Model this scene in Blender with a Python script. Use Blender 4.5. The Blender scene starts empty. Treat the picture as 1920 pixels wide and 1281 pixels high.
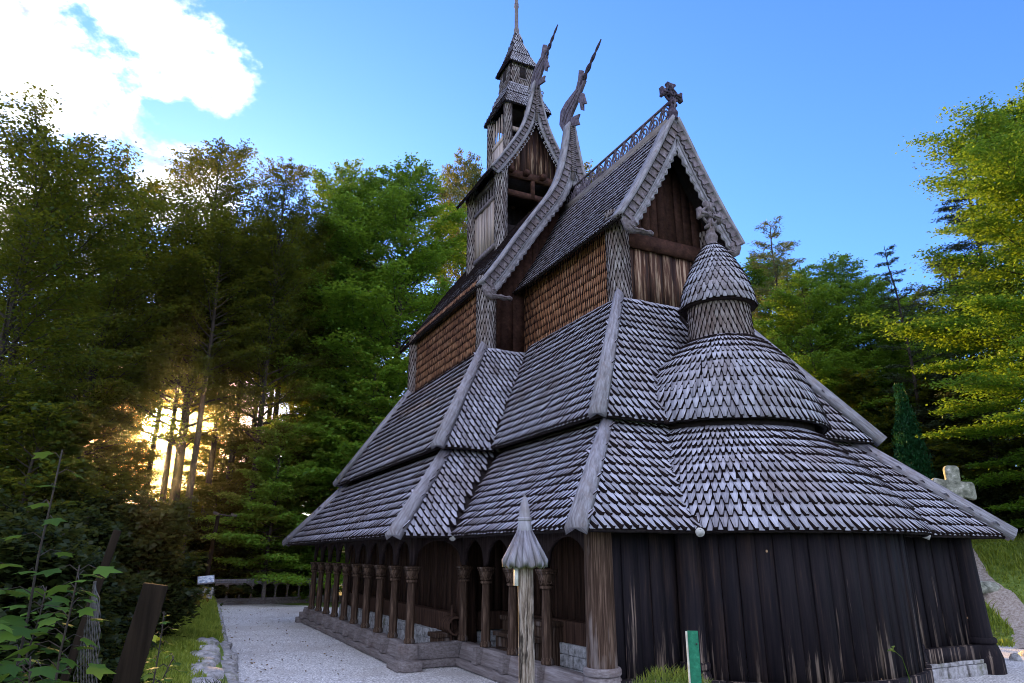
import bpy, math, random
import numpy as np
from mathutils import Vector
random.seed(7)
rng = np.random.default_rng(11)
S = bpy.context.scene
COL = S.collection
XC = 10.8
SUN_EL, SUN_AZ = math.radians(9.1), math.radians(-1.09)   # azimuth from +Y towards +X

# ------------------------------------------------------------------ materials
MATS = {}
def newmat(name):
    m = bpy.data.materials.new(name); m.use_nodes = True
    nt = m.node_tree; nt.nodes.clear()
    out = nt.nodes.new('ShaderNodeOutputMaterial')
    return m, nt, out
def nd(nt, typ, **kw):
    n = nt.nodes.new(typ)
    for k, v in kw.items():
        if k.startswith('i_'):
            n.inputs[k[2:].replace('_', ' ')].default_value = v
        else: setattr(n, k, v)
    return n
def ramp(nt, stops):
    r = nt.nodes.new('ShaderNodeValToRGB'); e = r.color_ramp.elements
    while len(e) < len(stops): e.new(.5)
    for i, (p, c) in enumerate(stops):
        e[i].position = p; e[i].color = (c[0], c[1], c[2], 1) if not isinstance(c, (int, float)) else (c, c, c, 1)
    return r
def mix(nt, fac, a, b, mode='MIX'):
    n = nt.nodes.new('ShaderNodeMix'); n.data_type = 'RGBA'; n.blend_type = mode
    for sock, v in ((n.inputs[0], fac), (n.inputs[6], a), (n.inputs[7], b)):
        if hasattr(v, 'links'): nt.links.new(v, sock)
        elif isinstance(v, (int, float)): sock.default_value = v
        else: sock.default_value = (v[0], v[1], v[2], 1)
    return n.outputs[2]
def coords(nt, kind, scale):
    tc = nt.nodes.new('ShaderNodeTexCoord'); mp = nt.nodes.new('ShaderNodeMapping')
    mp.inputs['Scale'].default_value = scale
    nt.links.new(tc.outputs[kind], mp.inputs['Vector']); return mp.outputs[0]
def noise(nt, vec, scale, detail=4, rough=.6):
    n = nt.nodes.new('ShaderNodeTexNoise'); n.inputs['Scale'].default_value = scale
    n.inputs['Detail'].default_value = detail; n.inputs['Roughness'].default_value = rough
    nt.links.new(vec, n.inputs['Vector']); return n.outputs['Fac']
def finish(nt, out, color, rough=.8, bump=None, bstr=.3, bdist=.01, spec=.3):
    b = nt.nodes.new('ShaderNodeBsdfPrincipled')
    if hasattr(color, 'links'): nt.links.new(color, b.inputs['Base Color'])
    else: b.inputs['Base Color'].default_value = (*color, 1)
    b.inputs['Roughness'].default_value = rough; b.inputs['Specular IOR Level'].default_value = spec
    if bump is not None:
        bp = nt.nodes.new('ShaderNodeBump'); bp.inputs['Strength'].default_value = bstr; bp.inputs['Distance'].default_value = bdist
        nt.links.new(bump, bp.inputs['Height']); nt.links.new(bp.outputs[0], b.inputs['Normal'])
    nt.links.new(b.outputs[0], out.inputs[0]); return b
def rnd_attr(nt):
    a = nt.nodes.new('ShaderNodeAttribute'); a.attribute_name = 'rnd'; return a.outputs['Fac']

def mat_shingle(name, stops, patch=None, pz=None):
    """weathered wood shingle: grain along UV v, tone per shingle"""
    m, nt, out = newmat(name)
    v = coords(nt, 'UV', (70, 3.2, 1)); g = noise(nt, v, 1.0, 5, .65)
    r = ramp(nt, stops)
    s = nd(nt, 'ShaderNodeMath', operation='MULTIPLY_ADD'); nt.links.new(rnd_attr(nt), s.inputs[0]); s.inputs[1].default_value = .30; s.inputs[2].default_value = -.12
    a = nd(nt, 'ShaderNodeMath', operation='ADD'); nt.links.new(g, a.inputs[0]); nt.links.new(s.outputs[0], a.inputs[1])
    nt.links.new(a.outputs[0], r.inputs[0]); c = r.outputs[0]
    if patch:
        pn = noise(nt, coords(nt, 'Object', (1, 1, 1)), .9, 4, .6); pr = ramp(nt, [(.45, 0), (.7, 1)]); nt.links.new(pn, pr.inputs[0])
        c = mix(nt, pr.outputs[0], c, mix(nt, .55, c, patch))
    if pz:   # weathering towards grey: protected wood keeps its warm brown
        tc = nt.nodes.new('ShaderNodeTexCoord'); sx = nt.nodes.new('ShaderNodeSeparateXYZ'); nt.links.new(tc.outputs['Object'], sx.inputs[0])
        mr = nt.nodes.new('ShaderNodeMapRange'); mr.inputs[1].default_value = pz[0]; mr.inputs[2].default_value = pz[1]
        nt.links.new(sx.outputs[2], mr.inputs[0])
        n2 = noise(nt, coords(nt, 'Object', (1.2, 1.2, 1.2)), 1.0, 3, .6)
        ad = nd(nt, 'ShaderNodeMath', operation='ADD'); nt.links.new(mr.outputs[0], ad.inputs[0]); nt.links.new(n2, ad.inputs[1])
        rr = ramp(nt, [(.35, 0), (1.0, 1)]); nt.links.new(ad.outputs[0], rr.inputs[0])
        c = mix(nt, rr.outputs[0], pz[2], c)
        c = mix(nt, .55, c, r.outputs[0], 'MULTIPLY') if False else c
    finish(nt, out, c, .75, g, .5, .006)
    MATS[name] = m; return m
def mat_wood(name, stops, scale=(30, 30, 1.5), kind='Object', rough=.8, bstr=.5, patch=None, spec=.3, knots=False, detail=6):
    m, nt, out = newmat(name)
    v = coords(nt, kind, scale); g = noise(nt, v, 1.0, detail, .68)
    r = ramp(nt, stops); nt.links.new(g, r.inputs[0]); c = r.outputs[0]
    if patch:
        pn = noise(nt, coords(nt, kind, (patch[1], patch[1], patch[2])), 1.0, 4, .6); pr = ramp(nt, [(patch[3], 0), (patch[4], 1)]); nt.links.new(pn, pr.inputs[0])
        c = mix(nt, pr.outputs[0], c, patch[0])
    c = mix(nt, rnd_mul(nt), c, mix(nt, .5, c, (.0, .0, .0)))
    finish(nt, out, c, rough, g, bstr*.6, .004, spec)
    MATS[name] = m; return m
def rnd_mul(nt):
    s = nd(nt, 'ShaderNodeMath', operation='MULTIPLY'); nt.links.new(rnd_attr(nt), s.inputs[0]); s.inputs[1].default_value = .6
    return s.outputs[0]

mat_shingle('roof_shingle', [(.20, (.11, .10, .125)), (.42, (.27, .27, .32)), (.6, (.42, .42, .50)), (.8, (.54, .55, .65))], patch=(.20, .15, .14))
mat_shingle('wall_shingle', [(.25, (.06, .045, .045)), (.45, (.18, .15, .145)), (.65, (.33, .30, .30)), (.8, (.43, .41, .42))], patch=(.12, .07, .05))
mat_shingle('warm_shingle', [(.25, (.04, .016, .009)), (.42, (.19, .075, .032)), (.6, (.37, .165, .075)), (.8, (.46, .29, .19))], patch=(.09, .025, .012))
mat_wood('end_grain', [(.3, (.006, .005, .006)), (.7, (.03, .02, .02))], (20, 20, 20), spec=.03)
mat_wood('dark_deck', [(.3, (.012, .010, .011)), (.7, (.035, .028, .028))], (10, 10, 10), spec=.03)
mat_wood('grey_board', [(.28, (.06, .052, .058)), (.45, (.20, .19, .21)), (.7, (.38, .375, .42))], (38, 2.2, 1), kind='UV', bstr=.25, patch=((.20, .17, .17), 7, .6, .5, .75))
mat_wood('carved_board', [(.25, (.045, .036, .038)), (.5, (.155, .13, .14)), (.75, (.28, .255, .28))], (14, 14, 14), bstr=.1, patch=((.10, .07, .06), 1.6, 1.6, .5, .8))
mat_wood('aged_mid', [(.3, (.03, .024, .032)), (.5, (.11, .09, .115)), (.8, (.24, .22, .26))], (18, 18, 10), bstr=.1, spec=.1)
mat_wood('aged_dark', [(.3, (.02, .014, .022)), (.55, (.075, .06, .085)), (.8, (.18, .16, .19))], (16, 16, 16), bstr=.1, spec=.1)
mat_wood('column_wood', [(.25, (.012, .008, .006)), (.48, (.05, .03, .02)), (.7, (.17, .115, .08))], (40, 40, 1.3), patch=((.26, .23, .215), 5, .7, .54, .78), spec=.1)
mat_wood('old_post', [(.34, (.03, .022, .016)), (.47, (.17, .13, .10)), (.66, (.45, .385, .33))], (55, 55, 5), bstr=1.6, patch=((.03, .022, .016), 16, 3.0, .54, .60))
mat_wood('sill_wood', [(.25, (.07, .055, .05)), (.5, (.185, .16, .155)), (.75, (.31, .285, .285))], (14, 1.6, 26), bstr=.1, patch=((.11, .075, .065), 1.6, 2.6, .55, .8))
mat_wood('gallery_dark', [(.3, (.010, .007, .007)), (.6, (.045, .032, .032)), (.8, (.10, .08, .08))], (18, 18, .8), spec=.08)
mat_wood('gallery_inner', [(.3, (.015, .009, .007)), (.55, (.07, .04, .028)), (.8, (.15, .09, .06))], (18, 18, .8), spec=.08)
mat_wood('worn_plank', [(.42, (.03, .014, .010)), (.54, (.11, .048, .028)), (.60, (.40, .27, .18)), (.78, (.60, .48, .38))], (11, 11, .55), patch=((.035, .014, .012), 4, .5, .5, .62))
mat_wood('pale_plank', [(.3, (.14, .09, .07)), (.5, (.42, .34, .29)), (.75, (.62, .54, .48))], (24, 24, .7), patch=((.10, .05, .04), 6, .5, .56, .72))
mat_wood('brown_beam', [(.3, (.02, .010, .009)), (.6, (.07, .034, .025)), (.8, (.16, .08, .05))], (6, 6, 6), bstr=.1, spec=.08)
mat_wood('black_iron', [(.3, (.03, .03, .032)), (.7, (.06, .06, .065))], (8, 8, 8), rough=.6)
mat_wood('bark', [(.3, (.012, .010, .008)), (.7, (.06, .045, .035))], (12, 12, 2.5), bstr=1.0)
mat_wood('fence_wood', [(.3, (.006, .005, .004)), (.7, (.028, .020, .014))], (22, 22, 1.2), bstr=.6, spec=.03)

def tarred():
    m, nt, out = newmat('tarred_plank')
    g = noise(nt, coords(nt, 'Object', (22, 22, .9)), 1.0, 5, .65)
    r0 = ramp(nt, [(.3, (.006, .006, .009)), (.6, (.018, .014, .016)), (.8, (.055, .032, .022))]); nt.links.new(g, r0.inputs[0])
    r1 = ramp(nt, [(.3, (.012, .008, .008)), (.55, (.05, .03, .022)), (.8, (.12, .075, .05))]); nt.links.new(g, r1.inputs[0])
    bw = ramp(nt, [(.56, 0), (.82, 1)]); nt.links.new(noise(nt, coords(nt, 'Object', (2.6, 2.6, .35)), 1.0, 4, .6), bw.inputs[0])
    class _O: pass
    r = _O(); r.outputs = [mix(nt, bw.outputs[0], r0.outputs[0], r1.outputs[0])]
    tc = nt.nodes.new('ShaderNodeTexCoord'); sx = nt.nodes.new('ShaderNodeSeparateXYZ'); nt.links.new(tc.outputs['Object'], sx.inputs[0])
    mr = nt.nodes.new('ShaderNodeMapRange'); mr.inputs[1].default_value = 2.5; mr.inputs[2].default_value = .35; mr.inputs[3].default_value = 0; mr.inputs[4].default_value = .17
    nt.links.new(sx.outputs[2], mr.inputs[0])
    st = noise(nt, coords(nt, 'Object', (9, 9, .45)), 1.0, 6, .62)
    ad = nd(nt, 'ShaderNodeMath', operation='ADD'); nt.links.new(st, ad.inputs[0]); nt.links.new(mr.outputs[0], ad.inputs[1])
    rr = ramp(nt, [(.705, 0), (.80, .85)]); nt.links.new(ad.outputs[0], rr.inputs[0])
    bare = ramp(nt, [(.3, (.10, .065, .045)), (.6, (.34, .26, .20)), (.8, (.5, .44, .4))]); nt.links.new(g, bare.inputs[0])
    c = mix(nt, rr.outputs[0], r.outputs[0], bare.outputs[0])
    # small pale knots
    vo = nt.nodes.new('ShaderNodeTexVoronoi'); vo.inputs['Scale'].default_value = 1.7; nt.links.new(coords(nt, 'Object', (1, 1, .8)), vo.inputs['Vector'])
    kr = ramp(nt, [(.022, 1), (.034, 0)]); nt.links.new(vo.outputs['Distance'], kr.inputs[0])
    c = mix(nt, kr.outputs[0], c, (.42, .27, .15))
    finish(nt, out, c, .75, g, .5, .005, .10); MATS['tarred_plank'] = m
tarred()

def mat_simple(name, stops, scale, detail=5, rough=.9, bstr=.4, bdist=.02, patch=None, kind='Object'):
    m, nt, out = newmat(name)
    g = noise(nt, coords(nt, kind, (1, 1, 1)), scale, detail, .65)
    r = ramp(nt, stops); nt.links.new(g, r.inputs[0]); c = r.outputs[0]
    if patch:
        p = noise(nt, coords(nt, kind, (1, 1, 1)), patch[1], 4, .6); pr = ramp(nt, [(patch[2], 0), (patch[3], 1)]); nt.links.new(p, pr.inputs[0])
        c = mix(nt, pr.outputs[0], c, patch[0])
    finish(nt, out, c, rough, g, bstr, bdist, .2); MATS[name] = m
mat_simple('gravel', [(.36, (.22, .21, .205)), (.5, (.56, .55, .55)), (.64, (.90, .89, .88))], 26, 10, bstr=.9, bdist=.02, patch=((.42, .39, .37), .45, .45, .75))
mat_simple('stone', [(.3, (.16, .15, .14)), (.55, (.36, .35, .35)), (.75, (.52, .51, .52))], 9, 7, bstr=.6, patch=((.12, .13, .07), 2.5, .55, .7))
mat_simple('plinth_stone', [(.35, (.16, .16, .155)), (.52, (.38, .385, .39)), (.68, (.58, .585, .6))], 9, 7, bstr=.5, patch=((.16, .17, .10), 3, .6, .72))
mat_simple('lichen_stone', [(.34, (.09, .10, .08)), (.48, (.24, .25, .20)), (.58, (.36, .37, .31)), (.66, (.66, .64, .58))], 5, 10, bstr=.7)
mat_simple('soil', [(.3, (.03, .025, .015)), (.55, (.07, .06, .03)), (.75, (.10, .11, .04))], 3, 8, bstr=.8, patch=((.05, .08, .02), .8, .4, .65))
mat_simple('turf', [(.3, (.07, .12, .02)), (.55, (.17, .24, .045)), (.75, (.27, .32, .09))], 9, 8, bstr=.8, patch=((.12, .085, .055), .9, .56, .7))
mat_simple('path_dirt', [(.3, (.20, .15, .12)), (.5, (.42, .35, .30)), (.7, (.6, .54, .49))], 14, 8, bstr=.8)
mat_simple('green_paint', [(.3, (.012, .10, .055)), (.6, (.02, .16, .085)), (.78, (.05, .25, .14))], 60, 6, bstr=.4, bdist=.003)
mat_simple('bare_edge', [(.3, (.35, .34, .26)), (.7, (.6, .6, .5))], 30, 5, bstr=.3, bdist=.003)
mat_simple('metal_pale', [(.3, (.30, .29, .28)), (.7, (.62, .61, .58))], 14, 5, rough=.45)
mat_simple('panel_face', [(.42, (.25, .33, .45)), (.5, (.55, .62, .72)), (.6, (.7, .75, .8))], 7, 3, rough=.3, bstr=.0)
mat_simple('white_strip', [(.3, (.6, .6, .58)), (.7, (.75, .75, .72))], 20, 3, rough=.5)

mat_simple('metal_dull', [(.3, (.03, .03, .028)), (.7, (.09, .085, .075))], 14, 5, rough=.5)
def leafmat(name, lo, hi, trans, tf=.45, gold=None):
    m, nt, out = newmat(name)
    r = ramp(nt, [(0, lo), (1, hi)]); nt.links.new(rnd_attr(nt), r.inputs[0])
    c = r.outputs[0]
    d = nt.nodes.new('ShaderNodeBsdfDiffuse'); t = nt.nodes.new('ShaderNodeBsdfTranslucent'); mx = nt.nodes.new('ShaderNodeMixShader')
    gl = nt.nodes.new('ShaderNodeBsdfGlossy'); gl.inputs['Roughness'].default_value = .45; gl.inputs[0].default_value = (.6, .65, .7, 1)
    nt.links.new(c, d.inputs[0])
    tt = mix(nt, .5, c, trans); nt.links.new(tt, t.inputs[0])
    mx.inputs[0].default_value = tf
    nt.links.new(d.outputs[0], mx.inputs[1]); nt.links.new(t.outputs[0], mx.inputs[2])
    m2 = nt.nodes.new('ShaderNodeMixShader'); m2.inputs[0].default_value = .02
    nt.links.new(mx.outputs[0], m2.inputs[1]); nt.links.new(gl.outputs[0], m2.inputs[2])
    nt.links.new(m2.outputs[0], out.inputs[0]); MATS[name] = m
leafmat('leaf_beech_shaded', (.010, .026, .004), (.045, .085, .010), (.38, .36, .022), .45)  # shade of the backlit, unlit side put into the beech leaf colour
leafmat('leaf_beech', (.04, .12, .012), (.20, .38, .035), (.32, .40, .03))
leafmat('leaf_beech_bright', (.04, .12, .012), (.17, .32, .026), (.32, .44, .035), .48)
leafmat('leaf_spruce', (.018, .04, .018), (.06, .085, .03), (.14, .13, .04), .25)
leafmat('leaf_larch', (.06, .10, .02), (.22, .22, .05), (.30, .26, .06), .4)
leafmat('leaf_shrub', (.006, .012, .004), (.03, .045, .010), (.16, .18, .03), .35)
leafmat('dead_leaf', (.05, .03, .012), (.22, .14, .05), (.2, .12, .04), .2)
leafmat('leaf_maple', (.015, .045, .006), (.09, .17, .022), (.22, .32, .05), .35)
leafmat('leaf_yew', (.008, .05, .016), (.02, .10, .03), (.04, .12, .03), .2)
leafmat('grass_blade', (.06, .11, .015), (.20, .25, .045), (.35, .38, .06), .4)
leafmat('grass_mossy', (.12, .19, .02), (.36, .42, .06), (.40, .42, .06), .4)

# ------------------------------------------------------------------ mesh builder
class MB:
    def __init__(s): s.ch = []; s.n = 0
    def add(s, V, F, mat=0, uv=None, r=0.0):
        """V (n,3); F list of (k,m) int arrays or list of tuples"""
        V = np.asarray(V, float).reshape(-1, 3)
        groups = {}
        if isinstance(F, np.ndarray): groups[F.shape[1]] = F
        else:
            for f in F: groups.setdefault(len(f), []).append(f)
        if uv is None: uv = V[:, :2]*0 + V[:, [0, 2]]
        for k, fs in groups.items():
            fa = np.asarray(fs, int).reshape(-1, k) + s.n
            m = np.full(len(fa), mat) if np.isscalar(mat) else np.asarray(mat)
            rr = np.full(len(fa), float(r)) if np.isscalar(r) else np.asarray(r)
            s.ch.append((fa, m, rr))
        if not hasattr(s, 'V'): s.V = []; s.U = []
        s.V.append(V); s.U.append(np.asarray(uv, float)); s.n += len(V)
    def box(s, lo, hi, mat=0, r=0.0, taper=None):
        x0, y0, z0 = lo; x1, y1, z1 = hi
        V = [(x0,y0,z0),(x1,y0,z0),(x1,y1,z0),(x0,y1,z0),(x0,y0,z1),(x1,y0,z1),(x1,y1,z1),(x0,y1,z1)]
        if taper:
            cx, cy = (x0+x1)/2, (y0+y1)/2
            for i in range(4, 8): V[i] = (cx+(V[i][0]-cx)*taper[0], cy+(V[i][1]-cy)*taper[1], V[i][2])
        s.add(V, [(0,3,2,1),(4,5,6,7),(0,1,5,4),(1,2,6,5),(2,3,7,6),(3,0,4,7)], mat, r=r)
    def bar(s, a, b, w, h, mat=0, up=(0,0,1), r=0.0, w2=None, h2=None):
        a = np.array(a, float); b = np.array(b, float); d = b-a; d /= np.linalg.norm(d)
        u = np.array(up, float); x = np.cross(d, u); x /= np.linalg.norm(x); y = np.cross(x, d)
        w2 = w if w2 is None else w2; h2 = h if h2 is None else h2
        V = []
        for p, ww, hh in ((a, w, h), (b, w2, h2)):
            for sx, sy in ((-1,-1),(1,-1),(1,1),(-1,1)): V.append(p + x*sx*ww/2 + y*sy*hh/2)
        L = np.linalg.norm(b-a); uv = [(i, 0) for i in range(4)]+[(i, L) for i in range(4)]
        s.add(V, [(0,3,2,1),(4,5,6,7),(0,1,5,4),(1,2,6,5),(2,3,7,6),(3,0,4,7)], mat, r=r, uv=uv)
    def tube(s, pts, rad, n=8, mat=0, r=0.0, cap=True):
        pts = np.asarray(pts, float); m = len(pts)
        rad = np.full(m, rad) if np.isscalar(rad) else np.asarray(rad, float)
        d = np.gradient(pts, axis=0); d /= np.linalg.norm(d, axis=1)[:, None]+1e-9
        ref = np.array([0, 0, 1.]) if abs(d[0][2]) < .9 else np.array([1., 0, 0])
        x = np.cross(d, ref); x /= np.linalg.norm(x, axis=1)[:, None]+1e-9; y = np.cross(d, x)
        a = np.linspace(0, 2*math.pi, n, endpoint=False)
        V = pts[:, None] + rad[:, None, None]*(np.cos(a)[None, :, None]*x[:, None]+np.sin(a)[None, :, None]*y[:, None])
        V = V.reshape(-1, 3); F = []
        for i in range(m-1):
            for j in range(n): F.append((i*n+j, i*n+(j+1) % n, (i+1)*n+(j+1) % n, (i+1)*n+j))
        if cap: F += [tuple(range(n-1, -1, -1)), tuple((m-1)*n+j for j in range(n))]
        s.add(V, F, mat, r=r)
    def lathe(s, prof, c, n=16, mat=0, r=0.0, a0=0, a1=2*math.pi, rf=None):
        """prof list of (radius, z)"""
        full = abs(a1-a0-2*math.pi) < 1e-6; k = n if full else n+1
        a = np.linspace(a0, a1, k, endpoint=not full); V = []
        for (R, z) in prof:
            for t in a:
                q = R*(rf(t, z) if rf else 1); V.append((c[0]+q*math.cos(t), c[1]+q*math.sin(t), c[2]+z))
        F = []
        for i in range(len(prof)-1):
            for j in range(n if full else n): F.append((i*k+j, i*k+(j+1) % k, (i+1)*k+(j+1) % k, (i+1)*k+j))
        if full: F += [tuple(range(k-1, -1, -1)), tuple((len(prof)-1)*k+j for j in range(k))]
        s.add(V, F, mat, r=r)
    def prism(s, poly, fn, t0, t1, mat=0, r=0.0):
        """poly list of 2-D pts; fn(p, t) -> 3-D"""
        n = len(poly); V = [fn(p, t0) for p in poly]+[fn(p, t1) for p in poly]
        F = [tuple(range(n)), tuple(range(2*n-1, n-1, -1))]+[(i, n+i, n+(i+1) % n, (i+1) % n) for i in range(n)]
        s.add(V, F, mat, r=r)
    def build(s, name, mats, parent=None, loc=(0, 0, 0), smooth=False, bevel=0):
        me = bpy.data.meshes.new(name)
        V = np.concatenate(s.V)-np.array(loc); U = np.concatenate(s.U)
        loops = np.concatenate([c[0].ravel() for c in s.ch]); sizes = np.concatenate([np.full(len(c[0]), c[0].shape[1]) for c in s.ch])
        mi = np.concatenate([c[1] for c in s.ch]); rr = np.concatenate([c[2] for c in s.ch])
        starts = np.concatenate([[0], np.cumsum(sizes)[:-1]])
        me.vertices.add(len(V)); me.vertices.foreach_set('co', V.ravel().astype(np.float32))
        me.loops.add(len(loops)); me.loops.foreach_set('vertex_index', loops.astype(np.int32))
        me.polygons.add(len(sizes)); me.polygons.foreach_set('loop_start', starts.astype(np.int32))
        me.polygons.foreach_set('material_index', mi.astype(np.int32))
        uvl = me.uv_layers.new(name='UVMap'); uvl.data.foreach_set('uv', U[loops].ravel().astype(np.float32))
        at = me.attributes.new('rnd', 'FLOAT', 'FACE'); at.data.foreach_set('value', rr.astype(np.float32))
        me.update(calc_edges=True); me.validate()
        if smooth: me.polygons.foreach_set('use_smooth', np.ones(len(me.polygons), bool))
        for m in ([mats] if isinstance(mats, str) else mats): me.materials.append(MATS[m])
        o = bpy.data.objects.new(name, me); COL.objects.link(o); o.location = loc
        if parent is not None:
            o.parent = parent
            if parent.type == 'EMPTY': o.location = Vector(loc)-wloc(parent)
            else: o.location = Vector(loc)-wloc(parent)
        if bevel:
            b = o.modifiers.new('bevel', 'BEVEL'); b.width = bevel; b.segments = 2; b.limit_method = 'ANGLE'
        if smooth:
            try:
                es = o.modifiers.new('split', 'EDGE_SPLIT'); es.split_angle = math.radians(40)
            except Exception: pass
        return o
def wloc(o):
    v = Vector((0, 0, 0))
    while o is not None: v = v+Vector(o.location); o = o.parent
    return v
def tag(o, label, cat, group=None):
    o['label'] = label; o['category'] = cat
    if group: o['group'] = group
    return o
def thing(name, label, cat, loc, rz=0, group=None):
    o = bpy.data.objects.new(name, None); COL.objects.link(o); o.location = loc; o.rotation_euler = (0, 0, rz)
    o.empty_display_size = .2
    return tag(o, label, cat, group)
def struct(o, kind='structure'): o['kind'] = kind; return o

# ------------------------------------------------------------------ shingles
# template (s across -.5...5, t down -1..0, h): keel shaped roof shingle
def tmpl(kind):
    if kind == 'roof':
        top = [(-.48,-1,.15),(-.47,-.58,.50),(-.16,0,1),(.16,0,1),(.47,-.58,.50),(.48,-1,.15)]
        bot = [(-.50,-1,0),(-.50,-.58,0),(-.25,0,0),(.25,0,0),(.50,-.58,0),(.50,-1,0)]
    elif kind == 'scale':
        top = [(-.46,-1,.3),(-.46,-.42,.75),(-.20,0,1),(.20,0,1),(.46,-.42,.75),(.46,-1,.3)]
        bot = [(-.48,-1,0),(-.48,-.40,0),(-.22,.01,0),(.22,.01,0),(.48,-.40,0),(.48,-1,0)]
    elif kind == 'eave':
        top = [(-.42,-1,.3),(-.42,-.30,.9),(-.30,0,1),(.30,0,1),(.42,-.30,.9),(.42,-1,.3)]
        bot = [(-.46,-1,0),(-.46,-.30,0),(-.34,.0,0),(.34,.0,0),(.46,-.30,0),(.46,-1,0)]
    else:   # small pointed
        top = [(-.34,-1,.3),(-.34,-.32,.8),(-.08,0,1),(.08,0,1),(.34,-.32,.8),(.34,-1,.3)]
        bot = [(-.43,-1,0),(-.43,-.36,0),(-.14,.01,0),(.14,.01,0),(.43,-.36,0),(.43,-1,0)]
    return np.array(top+bot)
def place(mb, O, Sx, Up, N, w, L, th, kind, flag=None):
    """O tips (M,3); Sx across unit; Up upslope unit; N outward normal"""
    M = len(O)
    if M == 0: return
    T = tmpl(kind)
    w = np.broadcast_to(w, M)*rng.uniform(.90, 1.03, M); L = np.broadcast_to(L, M)*rng.uniform(.97, 1.03, M)
    thv = th*rng.uniform(.8, 1.25, M)
    sk = rng.normal(0, .025, M)
    O = O + Sx*(rng.normal(0, .004, M))[:, None] - Up*(rng.normal(0, .008, M))[:, None]
    s = T[None, :, 0]*w[:, None]; t = T[None, :, 1]*L[:, None]; h = T[None, :, 2]*thv[:, None]
    s = s + t*sk[:, None]
    tilt = (1+T[None, :, 1])*th*.55      # the tip rides on the course below
    h = h + tilt
    V = O[:, None] + s[:, :, None]*Sx[:, None] - t[:, :, None]*Up[:, None]*1.0 + h[:, :, None]*N[:, None]
    off = rng.uniform(0, 40, (M, 1, 2))
    uv = np.stack([s, t], -1)+off
    base = (np.arange(M)*12)[:, None]
    top6 = base+np.array([5, 4, 3, 2, 1, 0]); r = rng.random(M)
    q = np.array([(0,1,7,6),(1,2,8,7),(2,3,9,8),(3,4,10,9),(4,5,11,10)])
    quads = (base[:, None]+q[None]).reshape(-1, 4)
    qm = np.tile([1, 0, 1, 0, 1] if kind != 'roof' else [2, 2, 1, 2, 2], M)
    mb.add(V.reshape(-1, 3), np.zeros((0, 4), int), uv=uv.reshape(-1, 2))
    n0 = mb.n-12*M
    mb.ch.append((top6+n0, np.zeros(M, int), r)); mb.ch.append((quads+n0, qm if kind == 'roof' else np.tile([1,1,1,1,1], M), np.repeat(r, 5)))
def shingles(mb, P, rowh, pitch, th, kind='roof', overlap=1.6, count=None, flip=1, na=200, nb=200, deck=.06, bclip=None, a_max=1.0):
    """cover surface P(a,b) (a up-slope 0..1 from the eave, b across) with courses + a deck"""
    A = np.linspace(0, 1, na); mid = P(A, np.full(na, .5)); sl = np.concatenate([[0], np.cumsum(np.linalg.norm(np.diff(mid, axis=0), axis=1))])
    nrow = max(1, int(round(sl[-1]/rowh))); rh = sl[-1]/nrow
    B = np.linspace(0, 1, nb)
    for k in range(nrow):
        a = np.interp(k*rh, sl, A)
        pts = P(np.full(nb, a), B); cs = np.concatenate([[0], np.cumsum(np.linalg.norm(np.diff(pts, axis=0), axis=1))]); tot = cs[-1]
        if tot < (pitch or .02)*.5: continue
        if count: w = tot/count; pos = (np.arange(count)+.5*(k % 2)+.25)*w; pos = pos[pos < tot]
        else:
            w = pitch; sd = (pts[-1]-pts[0]); sd /= np.linalg.norm(sd); o0 = float(pts[0]@sd)
            j0 = math.ceil(o0/w-.5*(k % 2)); pos = (np.arange(j0, j0+int(tot/w)+2)+.5*(k % 2))*w-o0; pos = pos[(pos > w*.22) & (pos < tot-w*.22)]
        b = np.interp(pos, cs, B); aa = np.full(len(b), a)
        O = P(aa, b); e = 1e-3
        bs = np.clip(b, e, 1-e); Sx = P(aa, bs+e)-P(aa, bs-e); Sx /= np.linalg.norm(Sx, axis=1)[:, None]
        a2 = np.clip(aa, 0, 1-2*e-.02); U = P(a2+.02+e, b)-P(a2, b)
        U -= (U*Sx).sum(1)[:, None]*Sx; U /= np.linalg.norm(U, axis=1)[:, None]
        N = np.cross(Sx, U)*flip
        Lk = rh*overlap
        if (sl[-1]-k*rh) < Lk: Lk = max(rh, sl[-1]-k*rh)
        place(mb, O, Sx, U, N, w, Lk, th, kind)
        if k == 0 and kind == 'roof' and len(O):      # doubled eave course under the gaps
            place(mb, O+Sx*w*.5-U*.01-N*.012, Sx, U, N, w, Lk, .03, 'eave')
    if deck:
        ga, gb = 14, 24
        a = np.linspace(0, 1, ga); b = np.linspace(0, 1, gb); AA, BB = np.meshgrid(a, b, indexing='ij')
        G = P(AA.ravel(), BB.ravel()).reshape(ga, gb, 3)
        du = np.gradient(G, axis=0); dv = np.gradient(G, axis=1); N = np.cross(dv, du)*flip; N /= np.linalg.norm(N, axis=2)[:, :, None]+1e-9
        top = (G-N*.004).reshape(-1, 3); bot = (G-N*deck).reshape(-1, 3)
        F = []
        for i in range(ga-1):
            for j in range(gb-1):
                q = (i*gb+j, i*gb+j+1, (i+1)*gb+j+1, (i+1)*gb+j); F.append(q); F.append(tuple(x+ga*gb for x in q[::-1]))
        rim = [j for j in range(gb)]+[i*gb+gb-1 for i in range(1, ga)]+[(ga-1)*gb+j for j in range(gb-2, -1, -1)]+[i*gb for i in range(ga-2, 0, -1)]
        for x, y in zip(rim, rim[1:]+rim[:1]): F.append((y, x, x+ga*gb, y+ga*gb))
        mb.add(np.concatenate([top, bot]), F, 3)
SHM = ['roof_shingle', 'end_grain', 'end_grain', 'dark_deck']
WSM = ['wall_shingle', 'end_grain', 'end_grain', 'dark_deck']
HSM = ['warm_shingle', 'end_grain', 'end_grain', 'dark_deck']
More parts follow.
